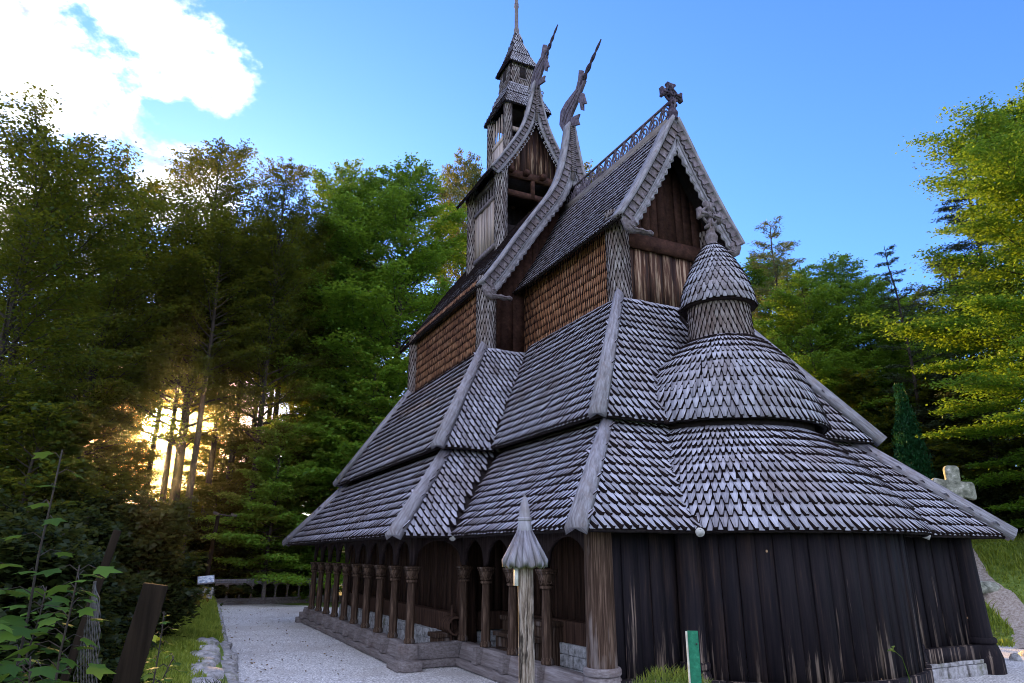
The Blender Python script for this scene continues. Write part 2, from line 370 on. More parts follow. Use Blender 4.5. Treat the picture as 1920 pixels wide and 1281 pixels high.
def quad(L0, R0, L1, R1):
    L0, R0, L1, R1 = map(lambda p: np.array(p, float), (L0, R0, L1, R1))
    def P(a, b):
        a = np.asarray(a)[:, None]; b = np.asarray(b)[:, None]
        return (L0*(1-b)+R0*b)*(1-a)+(L1*(1-b)+R1*b)*a
    return P
def cone(c, prof, a0, a1):
    """prof: list (r, z, cy) from eave up"""
    pr = np.array([p if len(p) == 3 else (p[0], p[1], c[1]) for p in prof]); t = np.linspace(0, 1, len(pr))
    def P(a, b):
        a = np.asarray(a); b = np.asarray(b); th = a0+(a1-a0)*b
        r = np.interp(a, t, pr[:, 0]); z = np.interp(a, t, pr[:, 1]); cy = np.interp(a, t, pr[:, 2])
        return np.stack([c[0]+r*np.cos(th), cy+r*np.sin(th), z], -1)
    return P
def gable(prof, y0, y1, side, lift=None):
    """prof [(off,z)] eave->apex; side -1 left, +1 right"""
    pr = np.array(prof, float); d = np.concatenate([[0], np.cumsum(np.hypot(np.diff(pr[:, 0]), np.diff(pr[:, 1])))]); d /= d[-1]
    def P(a, b):
        a = np.asarray(a); b = np.asarray(b); o = np.interp(a, d, pr[:, 0]); z = np.interp(a, d, pr[:, 1])
        y = y0+(y1-y0)*b
        if lift: z = z+lift(o, y)
        return np.stack([XC+side*o, y+0*o, z], -1)
    return P
def densify(prof, n=30):
    pr = np.array(prof, float)[::-1]; z = np.linspace(0, 1, n); d = np.concatenate([[0], np.cumsum(np.hypot(np.diff(pr[:, 0]), np.diff(pr[:, 1])))]); d /= d[-1]
    return np.stack([np.interp(z, d, pr[:, 0]), np.interp(z, d, pr[:, 1])], -1)[::-1]
def curve_smooth(prof, it=2):
    p = [np.array(q, float) for q in prof]
    for _ in range(it):
        n = [p[0]]
        for a, b in zip(p, p[1:]): n += [a*.75+b*.25, a*.25+b*.75]
        n.append(p[-1]); p = n
    return [tuple(q) for q in p]

# ------------------------------------------------------------------ THE CHURCH
CH = thing('stave_church', 'dark wooden stave church with grey shingled stepped roofs, gables and turret', 'church', (XC, 18, 0))
def part(mb, name, mats, parent=None, **k): return mb.build(name, mats, parent or CH, **k)
def mir(p): return (2*XC-p[0], p[1], p[2])
def hip(name_parent, a, b, w=.26):
    """hip board: two boards meeting in a ridge along the hip line, with a thick angled foot"""
    mb = MB(); a = np.array(a, float); b = np.array(b, float); d = b-a; Ln = np.linalg.norm(d); d /= Ln
    sgn = 1 if d[0] > 0 else -1
    out = np.array([-sgn*1., -1., 0]); out /= np.linalg.norm(out); up = np.array([0, 0, 1.]); n = up-d*(up@d); n /= np.linalg.norm(n)
    side = np.cross(d, n)
    # cross-section (side, n)
    sec = [(-.21, -.12), (-.21, .04), (0, .23), (.21, .04), (.21, -.12), (0, .0)]
    V = []
    for p, k in ((a, 1.15), (b, .8)):
        for (x, y) in sec: V.append(p+side*x*k*w/.26*.66+n*(y*.85+.035))
    F = [tuple(range(6)), tuple(range(11, 5, -1))]+[(i, 6+i, 6+(i+1) % 6, (i+1) % 6) for i in range(6)]
    uv = [(i*.11, 0) for i in range(6)]+[(i*.11, Ln) for i in range(6)]
    mb.add(V, F, 0, uv=np.array(uv)+random.uniform(0, 9)); return part(mb, 'hip_board', 'grey_board', name_parent)
def valley(parent, a, b, foot=True):
    mb = MB(); mb.tube([a, b], [.06, .05], 8, 0)
    o = part(mb, 'valley_gutter', 'gallery_dark', parent)
    if foot:
        m2 = MB(); a = np.array(a, float); b = np.array(b); d = (a-b)/np.linalg.norm(a-b)
        dh = np.array([d[0], d[1], -.15]); dh /= np.linalg.norm(dh)
        m2.tube([a-dh*.16+np.array([0, 0, .03]), a+dh*.02+np.array([0, 0, .0])], [.055, .075], 10, 0)
        part(m2, 'gutter_spout', 'metal_pale', parent)
    return o
ROWH, PITCH, TH = .262, .152, .064
EZ = 2.66
# --- chancel lower tier  (eave 5.33/8.93/2.66 -> 3.25/11.0/4.88)
a1, y1, t1 = 5.33, 8.93, 2.10
k1 = 2.1/1.95
def ring(a, y, z, run, k): return (a-run, y+run, z+run*k)
yn1 = 13.94                     # nave lower eave (front)
AP = math.pi
# apse circle tiers
AY = 11.6; AR = 3.9; XA = 10.6
hx = math.sqrt(AR**2-(AY-y1)**2)          # half chord on the eave line
hx_t = 2.0
def tier_front(parent_name, a, y, z, run, k, hx0, hx1, nav):
    """front facets left+right of the apse and the two side facets up to the valley with the nave"""
    mb = MB(); top = (a-run, y+run, z+run*k)
    for s in (-1, 1):
        L0 = (XC+s*a, y, z); R0 = (XC-(s*.0)+s*hx0, y, z); L1 = (XC+s*top[0], top[1], top[2]); R1 = (XC+s*hx1, top[1], top[2])
        if s == -1: shingles(mb, quad(L0, R0, L1, R1), ROWH, PITCH, TH)
        else: shingles(mb, quad(R0, L0, R1, L1), ROWH, PITCH, TH)
        N0 = (XC+s*a, nav[0], z); N1 = (XC+s*top[0], nav[1], top[2])
        if s == -1: shingles(mb, quad(N0, L0, N1, L1), ROWH, PITCH, TH)
        else: shingles(mb, quad(L0, N0, L1, N1), ROWH, PITCH, TH)
    o = part(mb, parent_name, SHM)
    for s in (-1, 1):
        hip(o, (XC+s*(a+.08), y-.08, z-.03), (XC+s*(top[0]), top[1], top[2]+.02))
    return o, top
lo1, top1 = tier_front('chancel_lower_roof', a1, y1, EZ, 2.02, k1, 1.4, 1.0, (yn1, 15.8))
for s in (-1, 1):
    valley(lo1, (XC+s*a1, yn1, EZ-.02), (XC+s*(a1-2.02), 15.8, EZ+2.02*k1+.03))
    valley(lo1, (XA+s*(hx+.03), y1-.06, EZ-.02), (XA+s*1.98, 10.66, 4.52))
a2, y2, z2 = 3.82, 10.54, 4.78; r2 = 2.15; k2 = 3.42/2.12
lo2, top2 = tier_front('chancel_middle_roof', a2, y2, z2, r2, k2, .3, 0.0, (15.29, 17.35))
for s in (-1, 1):
    valley(lo2, (XC+s*a2, 15.29, z2-.02), (XC+s*(a2-r2), 17.35, z2+r2*k2), foot=False)
    valley(lo2, (XA+s*2.07, y2-.05, z2-.02), (XA+s*1.42, 11.34, 6.15), foot=False)
# --- nave tiers
def nave_tier(name, A, Y, YB, z, run, k, inner_a0, inner_a1, nfoot=True):
    mb = MB(); T = (A-run, Y+run, z+run*k)
    for s in (-1, 1):
        L0 = (XC+s*A, Y, z); L1 = (XC+s*T[0], T[1], T[2]); B0 = (XC+s*A, YB, z); B1 = (XC+s*T[0], YB-run, T[2])
        I0 = (XC+s*inner_a0, Y, z); I1 = (XC+s*inner_a1, T[1], T[2])
        if s == -1:
            shingles(mb, quad(B0, L0, B1, L1), ROWH, PITCH, TH); shingles(mb, quad(L0, I0, L1, I1), ROWH, PITCH, TH)
        else:
            shingles(mb, quad(L0, B0, L1, B1), ROWH, PITCH, TH); shingles(mb, quad(I0, L0, I1, L1), ROWH, PITCH, TH)
    shingles(mb, quad((XC+A, YB, z), (XC-A, YB, z), (XC+T[0], YB-run, T[2]), (XC-T[0], YB-run, T[2])), ROWH, PITCH*1.5, TH)
    o = part(mb, name, SHM)
    for s in (-1, 1):
        hip(o, (XC+s*(A+.08), Y-.08, z-.03), (XC+s*T[0], T[1], T[2]+.02)); hip(o, (XC+s*(A+.08), YB+.08, z-.03), (XC+s*T[0], YB-run, T[2]+.02))
    return o
nave_tier('nave_lower_roof', 6.57, 13.94, 27.5, EZ, 1.86, 2.1/1.78, a1, a1-2.02)
nave_tier('nave_middle_roof', 5.2, 15.29, 25.85, 4.74, 2.0, 3.25/2.0, a2, a2-r2)
# dark inner walls under the tiers (closing the gaps)
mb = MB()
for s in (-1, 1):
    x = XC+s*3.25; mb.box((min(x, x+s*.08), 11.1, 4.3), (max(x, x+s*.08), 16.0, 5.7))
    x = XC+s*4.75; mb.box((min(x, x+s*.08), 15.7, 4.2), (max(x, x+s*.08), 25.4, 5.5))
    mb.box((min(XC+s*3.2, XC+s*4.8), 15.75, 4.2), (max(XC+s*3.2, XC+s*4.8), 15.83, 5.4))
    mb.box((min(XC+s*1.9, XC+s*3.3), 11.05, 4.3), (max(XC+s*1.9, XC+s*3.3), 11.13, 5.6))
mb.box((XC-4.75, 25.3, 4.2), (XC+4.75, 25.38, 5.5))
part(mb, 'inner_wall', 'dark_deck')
# --- apse roofs
def arc_clip(c, prof, ystop):
    pass
mb = MB()
prof1 = [(3.9, EZ, AY), (3.42, 3.2, 11.46), (2.92, 3.7, 11.36), (2.44, 4.13, 11.30), (2.06, 4.48, 11.28), (1.90, 4.66, 11.28)]
shingles(mb, cone((XA, AY), prof1, AP+.17, 2*AP-.17), .235, None, .062, count=70, nb=300)
part(mb, 'apse_lower_roof', SHM)
mb = MB()
prof2 = [(2.2, 4.77, 11.36), (2.02, 5.25, 11.28), (1.76, 5.7, 11.17), (1.43, 6.15, 11.07), (1.04, 6.52, 11.0), (.69, 6.80, 10.97)]
shingles(mb, cone((XA, 11.0), prof2, AP-.1, 2*AP+.1), .215, None, .056, count=48)
part(mb, 'apse_middle_roof', SHM)
mb = MB(); mb.lathe([(1.9, 4.2), (1.9, 5.15)], (XA, 11.27, 0), 40, 0)
part(mb, 'apse_inner_wall', 'dark_deck')
TC = (XA, 10.97)
mb = MB()
shingles(mb, cone(TC, [(.69, 6.68), (.66, 7.2), (.65, 7.8)], 0, 2*AP), .155, None, .03, 'pointed', 1.7, count=40)
part(mb, 'apse_turret_wall', WSM)
mb = MB()
shingles(mb, cone(TC, [(.80, 7.60), (.775, 7.80), (.69, 8.12), (.55, 8.48), (.38, 8.82), (.22, 9.07), (.10, 9.2)], 0, 2*AP), .16, None, .04, 'roof', 1.6, count=36)
mb.lathe([(.80, 7.56), (.80, 7.62)], (*TC, 0), 32, 1)
tr = part(mb, 'apse_turret_roof', SHM)
# --- carved crosses
def cross(name, base, sc, parent):
    """knop, flared arms with ends, ring and boss; arms along X"""
    mb = MB(); bx, by, bz = base
    mb.lathe([(.16, -.05), (.15, .02), (.11, .06), (.135, .12), (.15, .2), (.12, .27), (.09, .33), (.105, .36), (.07, .4)], (bx, by, bz), 14, 0)
    cz = bz+.72*sc+.06
    fn = lambda p, t: (bx+p[0]*sc, by+t, cz+p[1]*sc)
    arm = [(.045, .05), (.07, .22), (.15, .30), (.13, .36), (.06, .345), (-.06, .345), (-.13, .36), (-.15, .30), (-.07, .22), (-.045, .05)]
    for k in range(4):
        c, s_ = math.cos(k*AP/2), math.sin(k*AP/2)
        pl = [(x*c-y*s_, x*s_+y*c) for x, y in arm]
        if k == 2: pl = [(x, y*1.0) for x, y in pl]
        mb.prism(pl, fn, -.06+.001*k, .06-.001*k, 0)
        st = [(x*c-y*s_, x*s_+y*c) for x, y in [(-.012, .1), (.012, .1), (.035, .3), (-.035, .3)]]
        mb.prism(st, fn, -.085, -.055, 0)
    mb.prism([(-.07, -.07), (.07, -.07), (.07, .07), (-.07, .07)], fn, -.07, .07, 0)
    mb.bar((bx, by, bz+.3), (bx, by, cz-.2*sc), .16, .12, 0, up=(0, 1, 0), w2=.10)
    mb2 = []
    ringp = [(bx+.215*sc*math.cos(t), by, cz+.215*sc*math.sin(t)) for t in np.linspace(0, 2*AP, 25)]
    mb.tube(ringp, .035*sc, 6, 0, cap=False)
    boss = [(bx+.062*math.cos(t), by-.08, cz+.062*math.sin(t)) for t in np.linspace(0, 2*AP, 17)]
    mb.tube(boss, .016, 6, 0, cap=False)
    return part(mb, name, 'aged_dark' if name == 'ridge_cross' else 'carved_board', parent)
# --- upper chancel
CPROF = curve_smooth([(1.92, 10.10), (1.3, 11.05), (.64, 12.22), (.26, 12.98), (.02, 13.42)], 1)
CY0, CY1 = 12.12, 18.0
mb = MB()
shingles(mb, gable(CPROF, CY1, CY0, -1), .20, .118, .04, 'roof', 1.6)
shingles(mb, gable(CPROF, CY0, CY1, 1), .20, .118, .04, 'roof', 1.6)
croof = part(mb, 'chancel_upper_roof', SHM)
def rake(parent, prof, y, band=(.26, .22), cap=(.10, .30), pitch=.26, hooks=False, scroll=True, sc=1.0, wave=.24):
    """carved bargeboards on both sides of a gable; prof eave->apex of the roof surface"""
    pr = densify(prof, 60)
    for s in (-1, 1):
        mb = MB()
        d = np.gradient(pr, axis=0); d /= np.linalg.norm(d, axis=1)[:, None]; n = np.stack([d[:, 1], -d[:, 0]], -1)  # outward (away from the inside)
        n *= np.sign(n[:, 0:1])+(n[:, 0:1] == 0)
        arc = np.concatenate([[0], np.cumsum(np.linalg.norm(np.diff(pr, axis=0), axis=1))])
        def strip(o0, o1, ya, yb, mat, wav=None, lim=(0, None)):
            V = []; F = []
            idx = range(len(pr))
            for i in idx:
                e0 = o0; e1 = o1 if wav is None else o1+wav(arc[i])
                for (o, yy) in ((e0, ya), (e1, ya), (e1, yb), (e0, yb)):
                    q = pr[i]+n[i]*o
                    q0 = max(q[0], .0)
                    V.append((XC+s*q0, yy, q[1]))
            m = len(pr)
            for i in range(m-1):
                for j in range(4): F.append((i*4+j, i*4+(j+1) % 4, (i+1)*4+(j+1) % 4, (i+1)*4+j))
            F += [(3, 2, 1, 0), tuple((m-1)*4+j for j in range(4))]
            mb.add(V, F, mat, uv=[((0, .05, .1, .15)[j]+o0+3, arc[i]) for i in range(m) for j in range(4)])
        strip(cap[0], 0.0, y-.09, y+cap[1], 0)
        strip(0.0, -band[0], y-.03, y+.05, 0)
        strip(-band[0]+.01, -band[0]-band[1], y-.012, y+.03, 0, wav=None if hooks else (lambda t: .035*math.sin(t*2*AP/wave)))
        if not hooks:
            strip(-band[0]-.02, -band[0]-.05, y-.045, y+.0, 0); strip(-band[0]-band[1]+.07, -band[0]-band[1]+.04, y-.03, y+.0, 0, wav=lambda t: .035*math.sin(t*2*AP/wave))
        # scales on the band, overlapping downwards
        pos = np.arange(pitch*.6, arc[-1]-.12, pitch)
        for t in pos:
            i = int(np.searchsorted(arc, t)); i = min(max(i, 1), len(pr)-2)
            p = pr[i]; dd = d[i]; nn = n[i]
            hw = pitch*.56
            poly = [(-hw, -.02), (hw, -.02), (hw, -band[0]*.92), (hw*.45, -band[0]*1.02), (-hw*.2, -band[0]*.80), (-hw*.75, -band[0]*1.0), (-hw, -band[0]*.9)]
            V = []
            for fr in (0, 1):
                for (u, v) in poly:
                    q = p+dd*u+nn*v; h = (.035+.045*(hw-u)/(2*hw)) if fr else 0
                    V.append((XC+s*max(q[0], 0), y-.02-h, q[1]))
            k = len(poly); F = [tuple(range(k, 2*k)), ]+[(i_, k+i_, k+(i_+1) % k, (i_+1) % k) for i_ in range(k)]
            mb.add(V, F, 1, r=random.random())
        if hooks:
            for t in np.arange(.12, arc[-1]-.25, .17):
                i = min(int(np.searchsorted(arc, t)), len(pr)-2); p = pr[i]-n[i]*(band[0]+band[1]+.05)
                pts = [(XC+s*(p[0]+.055*math.cos(a)), y+.01, p[1]+.055*math.sin(a)) for a in np.linspace(0, AP*1.5, 9)]
                mb.tube(pts, .02, 5, 0)
        o = part(mb, 'rake_board', ['grey_board', 'carved_board'], parent)
        if scroll:
            mb = MB(); f = pr[0]-n[0]*(band[0]+.05)
            fn = lambda p, t: (XC+s*(f[0]+.12-p[0]*sc), y+t, f[1]-.02+p[1]*sc)
            mb.prism([(-.1, .12), (.0, -.12), (.14, -.2), (.3, -.17), (.42, -.14), (.55, -.17), (.68, -.13), (.78, -.16), (.8, -.08), (.7, -.03), (.57, -.07), (.45, -.03), (.34, -.06), (.24, -.02), (.27, .1), (.22, .22), (.1, .32)], fn, -.05, .07, 0)
            mb.tube([fn((.24+.07*math.cos(a), .02+.07*math.sin(a)), -.05) for a in np.linspace(0, 5, 12)], .018*sc, 5, 0)
            mb.tube([fn((.70+.04*math.cos(a), -.1+.04*math.sin(a)), -.05) for a in np.linspace(0, 5, 9)], .014*sc, 5, 0)
            mb.tube([fn((.1, .0), -.06), fn((.2, -.1), -.06), fn((.4, -.09), -.06), fn((.6, -.1), -.06)], .014, 5, 0)
            part(mb, 'scroll_bracket', 'carved_board', parent)
rake(croof, CPROF, CY0)
cross('ridge_cross', (XC, CY0+.05, 13.42), 1.0, croof)
# ridge beam and openwork crest
mb = MB()
for s in (-1, 1):
    mb.bar((XC+s*.12, CY0+.1, 13.25), (XC+s*.12, CY1, 13.25), .06, .34, 0, up=(s*.45, 0, 1))
part(mb, 'ridge_board', 'sill_wood', croof)
mb = MB()
y = CY0+.15; zc = 13.78; R = .145
mb.bar((XC, y, 13.46), (XC, CY1-.2, 13.46), .05, .05, 0); mb.bar((XC, y, 14.03), (XC, CY1-.2, 14.03), .06, .05, 0)
k = 0
while y < CY1-.5:
    yc = y+.24
    mb.tube([(XC, yc+R*math.cos(t), zc-.04+R*math.sin(t)) for t in np.linspace(0, 2*AP, 15)], .028, 5, 0, cap=False)
    mb.tube([(XC+.01, yc+.26*math.cos(t), 13.5+.5*math.sin(t)) for t in np.linspace(0, AP, 11)], .022, 5, 0)
    mb.tube([(XC-.01, yc-.24+.26*math.cos(t), 14.0-.42*math.sin(t)) for t in np.linspace(0, AP, 9)], .020, 5, 0)
    if k % 2: mb.tube([(XC, yc, 13.48), (XC, yc, 14.0)], .02, 5, 0)
    y += .46; k += 1
part(mb, 'ridge_crest', 'aged_mid', croof)
def planks(mb, x0, x1, z0f, z1f, y, t=.05, w=(.22, .34), mat=0, axis='x', flip=1):
    """vertical boards between x0..x1; z1f(x) top"""
    x = x0; i = 0
    while x < x1-.02:
        ww = min(random.uniform(*w), x1-x); dd = (i % 2)*.022+random.uniform(0, .008)
        za, zb = z0f(x+ww/2), (z1f(x), z1f(x+ww))
        if axis == 'x': V = [(x+.004, y-flip*dd, za), (x+ww-.004, y-flip*dd, za), (x+ww-.004, y-flip*dd, zb[1]), (x+.004, y-flip*dd, zb[0])]; off = (0, flip*t, 0)
        else: V = [(y-flip*dd, x+.004, za), (y-flip*dd, x+ww-.004, za), (y-flip*dd, x+ww-.004, zb[1]), (y-flip*dd, x+.004, zb[0])]; off = (flip*t, 0, 0)
        V += [(a+off[0], b+off[1], c+off[2]) for a, b, c in V]
        F = [(0,1,2,3),(7,6,5,4),(0,4,5,1),(1,5,6,2),(2,6,7,3),(3,7,4,0)]
        mb.add(V, F, mat, r=random.random())
        x += ww; i += 1
def prof_z(prof):
    xs = [p[0] for p in prof][::-1]; zs = [p[1] for p in prof][::-1]
    return lambda x: float(np.interp(abs(x-XC), xs, zs))
cz = prof_z(CPROF)
CW, CYW = 1.5, 12.85
mb = MB(); planks(mb, XC-1.6, XC+1.6, lambda x: 9.75, lambda x: cz(x)-.10, CYW, mat=0)
g = part(mb, 'gable_wall', 'brown_beam')
mb = MB(); planks(mb, XC-1.3, XC+1.3, lambda x: 8.2, lambda x: 9.75, CYW+.02, w=(.2, .33), mat=0); part(mb, 'gable_wall', 'worn_plank')
mb = MB(); mb.box((XC-1.45, CYW-.10, 9.72), (XC+1.45, CYW+.03, 10.12), 0); part(mb, 'gable_beam', 'brown_beam')
mb = MB(); mb.box((XC-1.45, CYW-.12, 7.9), (XC+1.45, CYW+.03, 8.22), 0); part(mb, 'gable_beam', 'brown_beam')
# side walls chancel, warm shingles
mb = MB()
shingles(mb, quad((XC-CW, 18.0, 7.7), (XC-CW, 12.9, 7.7), (XC-CW, 18.0, 10.75), (XC-CW, 12.9, 10.75)), .265, .098, .036, 'pointed', 1.35)
shingles(mb, quad((XC+CW, 12.9, 7.7), (XC+CW, 18.0, 7.7), (XC+CW, 12.9, 10.75), (XC+CW, 18.0, 10.75)), .265, .098, .036, 'pointed', 1.35)
part(mb, 'chancel_side_wall', HSM)
def stave(x, y, z0, z1, r, pitch_n=20, flare=0, rowh=.17):
    mb = MB()
    shingles(mb, cone((x, y), [(r*(1+flare), z0), (r, z0+(z1-z0)*.4), (r, z0+(z1-z0)*.7), (r*(1+flare*.8), z1)], 0, 2*AP), rowh, None, .026, 'pointed', 1.7, count=pitch_n, nb=120)
    return part(mb, 'corner_stave', WSM)
for s in (-1, 1): stave(XC+s*(CW-.06), CYW+.12, 7.6, 10.65, .27, 20, .06)
# --- upper nave
NPROF = curve_smooth([(3.28, 9.98), (2.74, 10.72), (1.91, 12.03), (1.16, 13.12), (.68, 13.75), (.33, 14.15), (.02, 14.45)], 1)
NY0, NY1 = 17.32, 25.4
def nlift(o, y):
    w = np.exp(-np.clip(y-NY0, 0, None)/.75)
    return w*(2.15*np.exp(-(np.asarray(o)/.30)**1.25))
def lifted(prof, lf, y): return [(o, z+float(lf(np.array(o), np.array(y)))) for o, z in densify(prof, 40)]
mb = MB()
shingles(mb, gable(NPROF, NY1, NY0, -1, nlift), .20, .13, .035, 'roof', 1.6, na=400)
shingles(mb, gable(NPROF, NY0, NY1, 1, nlift), .20, .13, .035, 'roof', 1.6, na=400)
nroof = part(mb, 'nave_upper_roof', SHM)
rake(nroof, lifted(NPROF, nlift, NY0), NY0, band=(.26, .24), sc=1.1)
nz = prof_z(NPROF)
NW, NYW = 3.02, 17.95
mb = MB(); planks(mb, XC-3.0, XC+3.0, lambda x: 7.8, lambda x: nz(x)-.1, NYW, w=(.25, .4)); part(mb, 'nave_gable_wall', 'brown_beam')
mb = MB(); planks(mb, XC-3.0, XC+3.0, lambda x: 7.8, lambda x: nz(x)-.1, 24.4, w=(.25, .4), flip=-1); part(mb, 'nave_gable_wall', 'brown_beam')
mb = MB()
shingles(mb, quad((XC-NW, 24.2, 7.6), (XC-NW, 17.7, 7.6), (XC-NW, 24.2, 10.5), (XC-NW, 17.7, 10.5)), .265, .098, .036, 'pointed', 1.35)
shingles(mb, quad((XC+NW, 17.7, 7.6), (XC+NW, 24.2, 7.6), (XC+NW, 17.7, 10.5), (XC+NW, 24.2, 10.5)), .265, .098, .036, 'pointed', 1.35)
part(mb, 'nave_side_wall', HSM)
for s in (-1, 1):
    stave(XC+s*(NW-.06), 17.68, 7.5, 10.35, .27, 20, .06); stave(XC+s*(NW-.06), 24.2, 7.5, 10.35, .27, 16, .06)
# horn: steep shingled neck facing the front under the dragon
def horn(parent, y, prof, z0, z1, w):
    mb = MB()
    n = int((z1-z0)/.075)
    for i in range(n):
        z = z0+(z1-z0)*i/n; mb.box((XC-w*.5, y-.13, z), (XC+w*.5, y-.07, z+.055), 0, r=random.random())
    mb.box((XC-w*.35, y-.09, z0-.3), (XC+w*.35, y+.1, z1), 0)
    part(mb, 'ridge_spine', 'carved_board', parent)
horn(nroof, NY0, None, 14.6, 16.4, .16)
def dragon(parent, outline, jaws, strokes):
    mb = MB(); mb.prism(outline, lambda p, t: (XC+t, p[0], p[1]), -.055, .055, 0)
    for j in jaws: mb.prism(j, lambda p, t: (XC+t, p[0], p[1]), -.04, .04, 0)
    for st in strokes: mb.tube([(XC-.06, a, b) for a, b in st], .025, 5, 0); mb.tube([(XC+.06, a, b) for a, b in st], .025, 5, 0)
    # twisted tongue
    a, b = np.array(strokes[0][-1]), np.array(strokes[0][-2])
    return part(mb, 'dragon_head', 'aged_mid', parent, bevel=.018)
def twist(parent, p0, p1, r=.09):
    mb = MB(); t = np.linspace(0, 1, 40)
    for ph in (0, AP):
        pts = [(XC+math.sin(u*14+ph)*.05*(1.1-u), p0[0]+(p1[0]-p0[0])*u+math.cos(u*14+ph)*.03, p0[1]+(p1[1]-p0[1])*u+math.cos(u*14+ph)*.055*(1.1-u)) for u in t]
        mb.tube(pts, np.linspace(r*.62, r*.28, 40), 6, 0)
    part(mb, 'dragon_tongue', 'aged_dark', parent, smooth=True)
D1 = [(18.03, 16.92), (17.93, 17.41), (17.59, 17.56), (16.88, 17.63), (16.71, 17.89), (16.63, 18.24), (16.44, 18.1), (16.5, 17.69), (16.3, 17.60), (16.63, 17.31), (16.83, 17.12), (17.07, 16.95), (17.27, 16.8), (17.36, 16.45), (17.7, 16.3)]
dragon(nroof, D1, [[(16.59, 17.29), (16.45, 17.19), (16.3, 16.67), (16.48, 16.77), (16.49, 16.52), (16.63, 16.64), (16.68, 16.92), (16.79, 17.1)], [(17.3, 16.75), (16.73, 16.55), (16.86, 16.42), (16.77, 16.15), (17.3, 16.40)]],
       [[(17.8, 16.9), (17.5, 17.2), (17.1, 17.35), (16.7, 17.5)], [(17.7, 16.7), (17.45, 16.98), (17.1, 17.15), (16.8, 17.35)]])
twist(nroof, (16.6, 17.62), (15.3, 18.5))
# --- bell tower on the nave ridge
TY, TB = 21.5, 1.30
TPROF = curve_smooth([(1.85, 15.70), (1.38, 16.38), (.74, 17.42), (.30, 18.1), (.02, 18.5)], 1)
TY0, TY1 = 19.82, 23.3
tlift = lambda o, y: np.exp(-np.clip(y-TY0, 0, None)/.6)*(1.55*np.exp(-(np.asarray(o)/.28)**1.3))
mb = MB()
shingles(mb, gable(TPROF, TY1, TY0, -1, tlift), .18, .125, .03, 'roof', 1.6, na=400)
shingles(mb, gable(TPROF, TY0, TY1, 1, tlift), .18, .125, .03, 'roof', 1.6, na=400)
troof = part(mb, 'tower_gable_roof', SHM)
rake(troof, lifted(TPROF, tlift, TY0), TY0, band=(.2, .12), cap=(.08, .22), pitch=.2, hooks=True, scroll=False)
horn(troof, TY0, None, 18.55, 19.9, .12)
D2 = [(20.15, 20.0), (20.1, 20.3), (19.95, 20.57), (19.7, 20.72), (19.31, 20.81), (19.13, 21.25), (18.95, 21.11), (19.04, 20.71), (18.85, 20.5), (19.14, 20.3), (19.33, 20.05), (19.53, 19.9), (19.62, 19.6), (19.9, 19.6)]
dragon(troof, D2, [[(19.04, 20.53), (18.91, 20.43), (18.74, 19.93), (18.89, 20.01), (18.93, 19.86), (19.06, 19.98), (19.14, 20.36)], [(19.6, 19.95), (19.06, 19.77), (19.14, 19.69), (19.09, 19.52), (19.6, 19.68)]],
       [[(19.95, 20.1), (19.8, 20.4), (19.5, 20.5), (19.1, 20.6)], [(19.9, 19.9), (19.65, 20.1), (19.4, 20.25), (19.1, 20.45)]])
twist(troof, (19.1, 20.55), (18.05, 21.33), .08)
for sx in (-1, 1):
    for sy in (-1, 1):
        mb = MB(); shingles(mb, cone((XC+sx*TB, TY+sy*TB), [(.22, 12.3), (.21, 15), (.25, 16.3)], 0, 2*AP), .2, None, .025, 'pointed', 1.7, count=15, nb=100)
        part(mb, 'tower_post', WSM)
# tower walls: side boarding with rail and little balusters, open front with cross beams
for s in (-1, 1):
    mb = MB(); planks(mb, TY-1.1, TY+1.1, lambda x: 13.1, lambda x: 15.0, XC+s*TB, w=(.25, .4), axis='y', flip=-s)
    part(mb, 'tower_panel', 'pale_plank')
for s in (-1, 1):
    x = XC+s*TB; mb = MB()
    for z0, z1 in ((15.0, 15.14), (15.75, 15.95)): mb.box((x-.08, TY-1.15, z0), (x+.08, TY+1.15, z1))
    m3 = MB(); m3.box((x-.08, TY-1.15, 13.0), (x+.08, TY+1.15, 13.15)); part(m3, 'tower_foot_rail', 'carved_board')
    for yy in np.linspace(TY-.9, TY+.9, 8): mb.lathe([(.045, 15.14), (.03, 15.2), (.05, 15.4), (.03, 15.6), (.05, 15.76)], (x, yy, 0), 8)
    part(mb, 'tower_side_rail', 'carved_board')
mb = MB(); planks(mb, XC-1.25, XC+1.25, lambda x: 16.0, lambda x: prof_z(TPROF)(x)-.08, TY-TB+.02, w=(.2, .32)); part(mb, 'tower_gable_panel', 'worn_plank')
mb = MB(); planks(mb, XC-1.25, XC+1.25, lambda x: 16.0, lambda x: prof_z(TPROF)(x)-.08, TY+TB-.02, w=(.2, .32), flip=-1); part(mb, 'tower_gable_panel', 'worn_plank')
for s in (-1, 1):
    y = TY+s*TB; mb = MB()
    mb.box((XC-1.3, y-.1, 15.78), (XC+1.3, y+.1, 16.05)); mb.box((XC-1.2, y-.07, 15.0), (XC+1.2, y+.07, 15.2)); mb.box((XC-.08, y-.09, 15.0), (XC+.06, y+.05, 16.0))
    for xx in (-1.0, -.35, .35): mb.box((XC+xx-.09, y-.32, 15.86), (XC+xx+.09, y-.05, 16.04))
    mb.box((XC-1.6, y-.1, 15.76), (XC-1.25, y+.1, 15.97)); part(mb, 'tower_beam', 'brown_beam')
mb = MB(); mb.box((XC-1.15, TY-1.1, 12.6), (XC+1.15, TY+1.1, 13.9)); part(mb, 'tower_floor', 'dark_deck')
mb = MB(); planks(mb, XC-1.15, XC+1.15, lambda x: 13.9, lambda x: 15.95, TY+1.15, w=(.2, .3)); part(mb, 'tower_back_wall', 'dark_deck')
mb = MB(); mb.box((XC-1.2, TY-1.2, 15.95), (XC+1.2, TY+1.2, 16.02)); part(mb, 'tower_ceiling', 'dark_deck')
